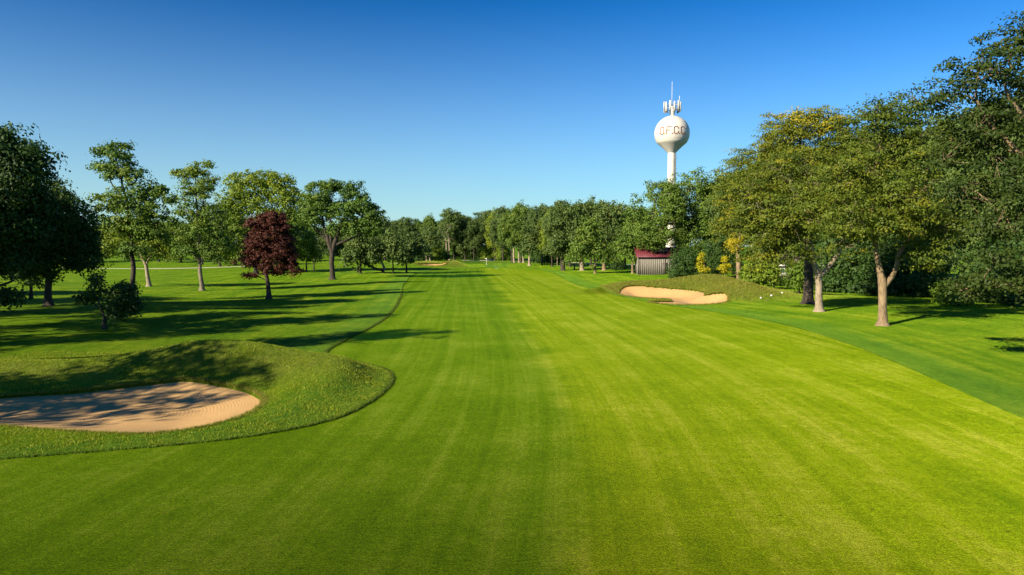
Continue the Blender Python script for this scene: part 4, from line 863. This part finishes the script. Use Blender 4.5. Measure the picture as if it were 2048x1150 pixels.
# ------------------------------------------------------------------ water tower
def water_tower():
    Y = 165.0; k = Y / FPX
    c = at(1344, 267, Y); x, y = c[0], c[1]; gz = hz(x, y); R = 34.3 * k
    root = empty('water_tower', (x, y, gz), 'white water tower with ball tank lettered O.F.C.C. behind the trees', 'tower')
    cz = c[2] - gz
    zc0 = at(1344, 286, Y)[2] - gz; zc1 = at(1344, 306, Y)[2] - gz; rs = 7.8 * k
    prof = []
    a1 = math.asin((zc0 - cz) / R)
    for a in np.linspace(math.pi / 2, a1, 30): prof.append((max(0.001, R * math.cos(a)), cz + R * math.sin(a)))
    r1 = R * math.cos(a1)
    for t in np.linspace(0, 1, 12)[1:]:
        prof.append((r1 + (rs - r1) * (t * (1.12 - 0.12 * t)), zc0 + (zc1 - zc0) * t))
    m = MB(); m.lathe(prof[::-1], sides=64); tank = m.build('tank', M_TANK, root, True)
    for e in (-20, 35, 62):
        a = math.radians(e); m = MB(); m.lathe([(R * math.cos(a + d) + q * math.cos(a), cz + R * math.sin(a + d) + q * math.sin(a)) for d, q in ((-.006, 0), (-.003, .02), (.003, .02), (.006, 0))], sides=64); m.build('weld_seam', M_TANK, tank, True)
    m = MB(); m.lathe([(rs * 2.2, 0.0), (rs * 2.1, 0.4), (rs * 1.5, 3.2), (rs * 1.12, 6.0), (rs, 7.5)], sides=40); m.build('base_bell', M_TANK, root, True)
    m = MB(); m.lathe([(rs, 7.5), (rs, zc1 * .45), (rs, zc1 * .75), (rs, zc1)], sides=40); st = m.build('stem', M_TANK, root, True)
    for f in (.45, .62, .78, .93):
        m = MB(); m.lathe([(rs + .004, zc1 * f - .04), (rs + .035, zc1 * f - .04), (rs + .035, zc1 * f + .04), (rs + .004, zc1 * f + .04)], sides=40); m.build('weld_band', M_TANK, st, True)
    # cable run and brackets on the sunny-side edge facing right
    az = math.atan2(-y, -x)                          # towards the camera
    ca = az + math.radians(62)
    for d in (-.10, 0.0, .10):
        a = ca + d; m = MB(); m.tube([((rs + .12) * math.cos(a), (rs + .12) * math.sin(a), 2.5), ((rs + .12) * math.cos(a), (rs + .12) * math.sin(a), zc1 - .3)], .05, 6); m.build('conduit', M_STEEL, st)
    for z in np.arange(9, zc1, 2.4):
        m = MB(); m.box(((rs + .14) * math.cos(ca), (rs + .14) * math.sin(ca), z), (.34, .5, .10), rotz(ca)); m.build('bracket', M_STEEL, st)
    # lettering mapped on the ball
    mid = az + math.radians(4.2)
    def sph(u, v, r):
        a = mid + u / R; e = math.radians(2.6) + v / R
        return np.array([r * math.cos(e) * math.cos(a), r * math.cos(e) * math.sin(a), cz + r * math.sin(e)])
    lh, lw, sw = 13.6 * k, 8.2 * k, 1.9 * k
    ch = lh * .17
    G = {'O': [[(0, ch), (0, lh - ch), (ch, lh), (lw - ch, lh), (lw, lh - ch), (lw, ch), (lw - ch, 0), (ch, 0), (0, ch)]],
         'F': [[(0, 0), (0, lh), (lw, lh)], [(0, lh * .52), (lw * .75, lh * .52)]],
         'C': [[(lw, lh * .74), (lw, lh - ch), (lw - ch, lh), (ch, lh), (0, lh - ch), (0, ch), (ch, 0), (lw - ch, 0), (lw, ch), (lw, lh * .26)]]}
    def strip(m, a, b):
        a = np.array(a, float); b = np.array(b, float); d = b - a; L_ = np.linalg.norm(d); d /= L_; nrm = np.array([-d[1], d[0]])
        a = a - d * sw * .45; b = b + d * sw * .45; n = max(2, int(L_ / (.2 * lh)) + 1); V = []; F = []
        for t in np.linspace(0, 1, n):
            q = a + (b - a) * t
            for s_, r in ((-.5, R - .02), (-.5, R + .025), (.5, R + .025), (.5, R - .02)): 
                w = q + nrm * sw * s_; V.append(sph(w[0], w[1], r))
        for i in range(n - 1):
            for j in range(3): F.append([4*i + j, 4*i + j + 1, 4*i + 5 + j, 4*i + 4 + j])
        F.append([0, 1, 2, 3]); F.append([4*n-1, 4*n-2, 4*n-3, 4*n-4])
        m.add(V, F)
    pitch = 14.2 * k; tw = pitch * 3 + lw + 3 * k
    for i, chn in enumerate('OFCC'):
        u0 = -tw / 2 + i * pitch
        m = MB()
        for pl in G[chn]:
            for p, q in zip(pl[:-1], pl[1:]): strip(m, (p[0] + u0, p[1] - lh / 2), (q[0] + u0, q[1] - lh / 2))
        m.build('letter', M_LETTER, tank)
        m = MB(); strip(m, (u0 + lw + 2.2 * k, -lh / 2 + .1 * k), (u0 + lw + 3.2 * k, -lh / 2 + .1 * k)); m.build('period', M_LETTER, tank)
    # neck, platform and antennas
    zt = cz + R; zn = at(1344, 214, Y)[2] - gz
    m = MB(); m.lathe([(4.6 * k, zt - .25), (4.6 * k, zt), (4.0 * k, zt + .05), (4.0 * k, zn)], sides=24); m.build('neck', M_TANK, root, True)
    m = MB(); m.lathe([(0.01, zn), (4.4 * k, zn), (4.4 * k, zn + .12), (0.01, zn + .12)], sides=24); m.build('neck_cap', M_TANK, root)
    ra = 16.6 * k; zp = at(1344, 214, Y)[2] - gz
    m = MB()
    for rz_ in (zp - .45, zp + .45):
        th = np.linspace(0, 2 * math.pi, 13); m.tube(np.column_stack([ra * .92 * np.cos(th), ra * .92 * np.sin(th), np.full(13, rz_)]), .055, 6)
        for a in np.arange(6) * math.pi / 3 + .3: m.tube([(0, 0, rz_), (ra * .92 * math.cos(a), ra * .92 * math.sin(a), rz_)], .05, 6)
    m.build('antenna_frame', M_STEEL, root)
    for i in range(12):
        a = az + math.radians(15) + i * math.pi / 6
        px_, py_ = ra * math.cos(a), ra * math.sin(a)
        zz = zp + (.12 if i % 2 else -.06)
        m = MB(); m.box((px_, py_, zz), (.16, .34, 2.1), rotz(a)); an = m.build('panel_antenna', M_ANT, root)
        m = MB(); m.tube([(px_ - .2 * math.cos(a), py_ - .2 * math.sin(a), zz - 1.3), (px_ - .2 * math.cos(a), py_ - .2 * math.sin(a), zz + 1.2)], .045, 6); m.build('mount_pipe', M_STEEL, an)
        m = MB(); m.box((px_ - .32 * math.cos(a), py_ - .32 * math.sin(a), zz - .95), (.22, .26, .5), rotz(a)); m.build('radio_unit', M_STEEL, an)
    for (px, top, r_) in ((1343, 163, .05), (1357.5, 192, .06)):
        u = at(px, 204, Y); t = at(px, top, Y)
        ux = (px - 1344) * k
        perp = np.array([-math.sin(az), math.cos(az)]) * ux
        m = MB(); m.tube([(perp[0], perp[1], zn + .12 if abs(ux) < .5 else zp - .45), (perp[0], perp[1], zn + 2.5 if top < 180 else t[2] - gz - .4), (perp[0], perp[1], t[2] - gz)], [r_ * 1.4, r_ * 1.1, r_ * .8], 6); m.build('whip_antenna', M_ANT, root)
    m = MB()
    for a in np.linspace(0, 2 * math.pi, 13)[:-1]: m.tube([(4.5 * k * math.cos(a), 4.5 * k * math.sin(a), zt - .1), (4.5 * k * math.cos(a), 4.5 * k * math.sin(a), zt + .55)], .02, 4)
    th = np.linspace(0, 2 * math.pi, 25); m.tube(np.column_stack([4.5 * k * np.cos(th), 4.5 * k * np.sin(th), np.full(25, zt + .55)]), .025, 4)
    m.build('top_railing', M_STEEL, root)
water_tower()

# ------------------------------------------------------------------ shed with maroon roof
def shed():
    S = Spot(1352, 549); root = empty('maintenance_shed', S.base, 'grey-sided shed with maroon metal roof behind the tan trunk', 'shed')
    root.rotation_euler = (0, 0, math.radians(-4))
    W, D, Hh = 7.6, 7.0, 3.5                        # runs to the left of the corner, depth behind
    m = MB(); m.box((-W / 2, D / 2, Hh / 2 - .15), (W, D, Hh + .3)); wall = m.build('wall', M_SIDING, root)
    for i in range(18):                               # vertical siding boards
        m = MB(); m.box((-W + .31 + i * (W - .02) / 18, -.02, Hh / 2), (W / 18 - .012, .05, Hh)); m.build('board', M_SIDING, wall)
    for i in range(11):
        m = MB(); m.box((.02, .33 + i * (D - .02) / 11, Hh / 2), (.05, D / 11 - .012, Hh)); m.build('board', M_SIDING, wall)
    for xx, yy in ((.05, -.05), (-W, -.05), (-2.25, -.07)):
        m = MB(); m.box((xx, yy, Hh / 2), (.18, .18, Hh)); m.build('corner_post', M_TRIM, root)
    m = MB(); m.box((-W * .30, -.06, 1.25), (1.0, .08, 2.3)); d = m.build('door', M_TRIM, root)
    m = MB(); m.box((-W * .30 + .38, -.12, 1.2), (.05, .06, .16)); m.build('handle', M_STEEL, d)
    ov, rise = .55, 1.9
    y0, y1, ym = -ov, D + ov, D / 2; x0, x1 = -W - ov, ov
    t = .12
    m = MB()
    V = [(x0, y0, Hh), (x1, y0, Hh), (x1, ym, Hh + rise), (x0, ym, Hh + rise), (x0, y1, Hh), (x1, y1, Hh)]
    V = V + [(a, b, c + t) for a, b, c in V]
    m.add(V, [[6, 7, 8, 9], [9, 8, 11, 10], [1, 0, 3, 2], [2, 3, 4, 5], [0, 1, 7, 6], [5, 4, 10, 11], [1, 2, 8, 7], [2, 5, 11, 8], [3, 0, 6, 9], [4, 3, 9, 10]])
    roof = m.build('roof', M_ROOF, root)
    ang = math.atan2(rise, ym - y0); Rx_ = np.array([[1, 0, 0], [0, math.cos(ang), -math.sin(ang)], [0, math.sin(ang), math.cos(ang)]])
    for i in range(21):
        xx = x0 + .1 + i * (x1 - x0 - .2) / 20
        m = MB(); m.box((xx, (y0 + ym) / 2, Hh + rise / 2 + t + .025), (.05, math.hypot(rise, ym - y0) - .05, .06), Rx_); m.build('seam', M_ROOF, roof)
    m = MB(); m.box(((x0 + x1) / 2, ym, Hh + rise + t + .02), (x1 - x0, .3, .06)); m.build('ridge_cap', M_ROOF, roof)
    m = MB(); m.add([(0.0, 0, Hh), (0.0, D, Hh), (0.0, ym, Hh + rise - .2), (-.1, 0, Hh), (-.1, D, Hh), (-.1, ym, Hh + rise - .2)], [[0, 1, 2, 2], [3, 5, 4, 4], [0, 2, 5, 3], [2, 1, 4, 5], [1, 0, 3, 4]])
    V_ = np.vstack(m.V); mesh_np('gable', V_, np.array([[0, 1, 2], [3, 5, 4], [0, 2, 5], [0, 5, 3], [2, 1, 4], [2, 4, 5], [1, 0, 3], [1, 3, 4]]), M_SIDING, root)
shed()

def house():
    S = Spot(1575, 565); root = empty('beige_house', S.base, 'low beige house glimpsed between the bush and the olive shrub', 'house')
    W, D, Hh = 12.0, 8.0, 2.75; root.rotation_euler = (0, 0, math.radians(-16))
    m = MB(); m.box((2.5, D / 2, Hh / 2 - .2), (W, D, Hh + .4)); m.build('wall', M_HOUSE, root)
    for wx in (-2.6, -.45, 3.0, 6.4):
        m = MB(); m.box((wx, -.02, 1.95), (1.5, .06, .85)); w = m.build('window', M_WHITE, root)
        for dx in (-.36, .36):
            m = MB(); m.box((wx + dx, -.055, 1.95), (.62, .03, .7)); m.build('pane', M_GLASS, w)
        m = MB(); m.box((wx, -.07, 1.48), (1.7, .14, .07)); m.build('sill', M_WHITE, w)
    m = MB(); m.box((.45, -.03, 1.05), (.12, .10, 2.2)); m.build('downpipe', M_TRIM, root)
    m = MB(); m.box((2.5, -.5, Hh + .1), (W + 1.2, .08, .22)); m.build('fascia', M_WHITE, root)
    V = [(-4.1, -.5, Hh), (9.1, -.5, Hh), (9.1, D / 2, Hh + 1.9), (-4.1, D / 2, Hh + 1.9), (-4.1, D + .5, Hh), (9.1, D + .5, Hh)]; V = V + [(a, b, c + .18) for a, b, c in V]
    m = MB(); m.add(V, [[6, 7, 8, 9], [9, 8, 11, 10], [1, 0, 3, 2], [2, 3, 4, 5], [0, 1, 7, 6], [5, 4, 10, 11], [1, 2, 8, 7], [2, 5, 11, 8], [3, 0, 6, 9], [4, 3, 9, 10]]); m.build('roof', M_SHINGLE, root)
house()

# ------------------------------------------------------------------ posts, markers, flag
def post(px, py, top, r, mat, label, cap=True):
    S = Spot(px, py); h = at(px, top, S.y)[2] - S.z
    root = empty('marker_post', S.base, label, 'post')
    m = MB(); m.lathe([(r * .02, -.3), (r, -.3), (r, h * .5), (r * .96, h - .03), (r * .8, h), (.002, h)], sides=12); m.build('shaft', mat, root)
    m = MB(); m.lathe([(r * 1.005, h - .30), (r * 1.06, h - .29), (r * 1.06, h - .21), (r * 1.005, h - .20)], sides=12); m.build('band', mat, root)
post(1548, 575, 554, .11, M_POST, 'pale wooden post standing beside the bright round bush')
post(1149, 540, 526, .17, M_DARK, 'black post on the grass right of the broad dark trunk')
post(1114.5, 529, 512, .10, M_POST, 'slim light post left of the broad dark trunk')
post(1141, 529, 518, .12, M_POST, 'short light post behind the black post')
for i, (px, py) in enumerate([(1500, 578), (1522, 582), (1543, 585.5), (1564, 589)]):
    S = Spot(px, py); root = empty('tee_marker', S.base, f'small white ball marker on the grass, {ORD[i]} from the left of four in a row', 'marker', 'white ball markers')
    m = MB(); m.lathe([(.10 * math.cos(a) + .001, .10 + .10 * math.sin(a)) for a in np.linspace(-math.pi / 2, math.pi / 2, 9)], sides=14); m.build('ball', M_WHITE, root, True)
    m = MB(); m.lathe([(.02, -.15), (.02, .02)], sides=6); m.build('spike', M_DARK, root)
def flagstick():
    S = Spot(973, 528); h = at(973, 516, S.y)[2] - S.z
    root = empty('flagstick', S.base, 'thin pale flagstick on the far putting green', 'flagstick')
    m = MB(); m.lathe([(.03, -.1), (.03, h), (.002, h + .02)], sides=8); m.build('pole', M_WHITE, root)
    g = np.linspace(0, .34, 6); V = []
    for t in g: V += [(-t - .03, .05 * math.sin(t * 9), h - .26 + .05 * t), (-t - .03, .05 * math.sin(t * 9), h - .02 - .1 * t)]
    n = len(V); V2 = [(a, b + .012, c) for a, b, c in V]
    F = [[2*i, 2*i+2, 2*i+3, 2*i+1] for i in range(5)] + [[n+2*i, n+2*i+1, n+2*i+3, n+2*i+2] for i in range(5)]
    mesh_np('flag', np.array(V + V2), np.array(F), M_FLAG, root)
flagstick()
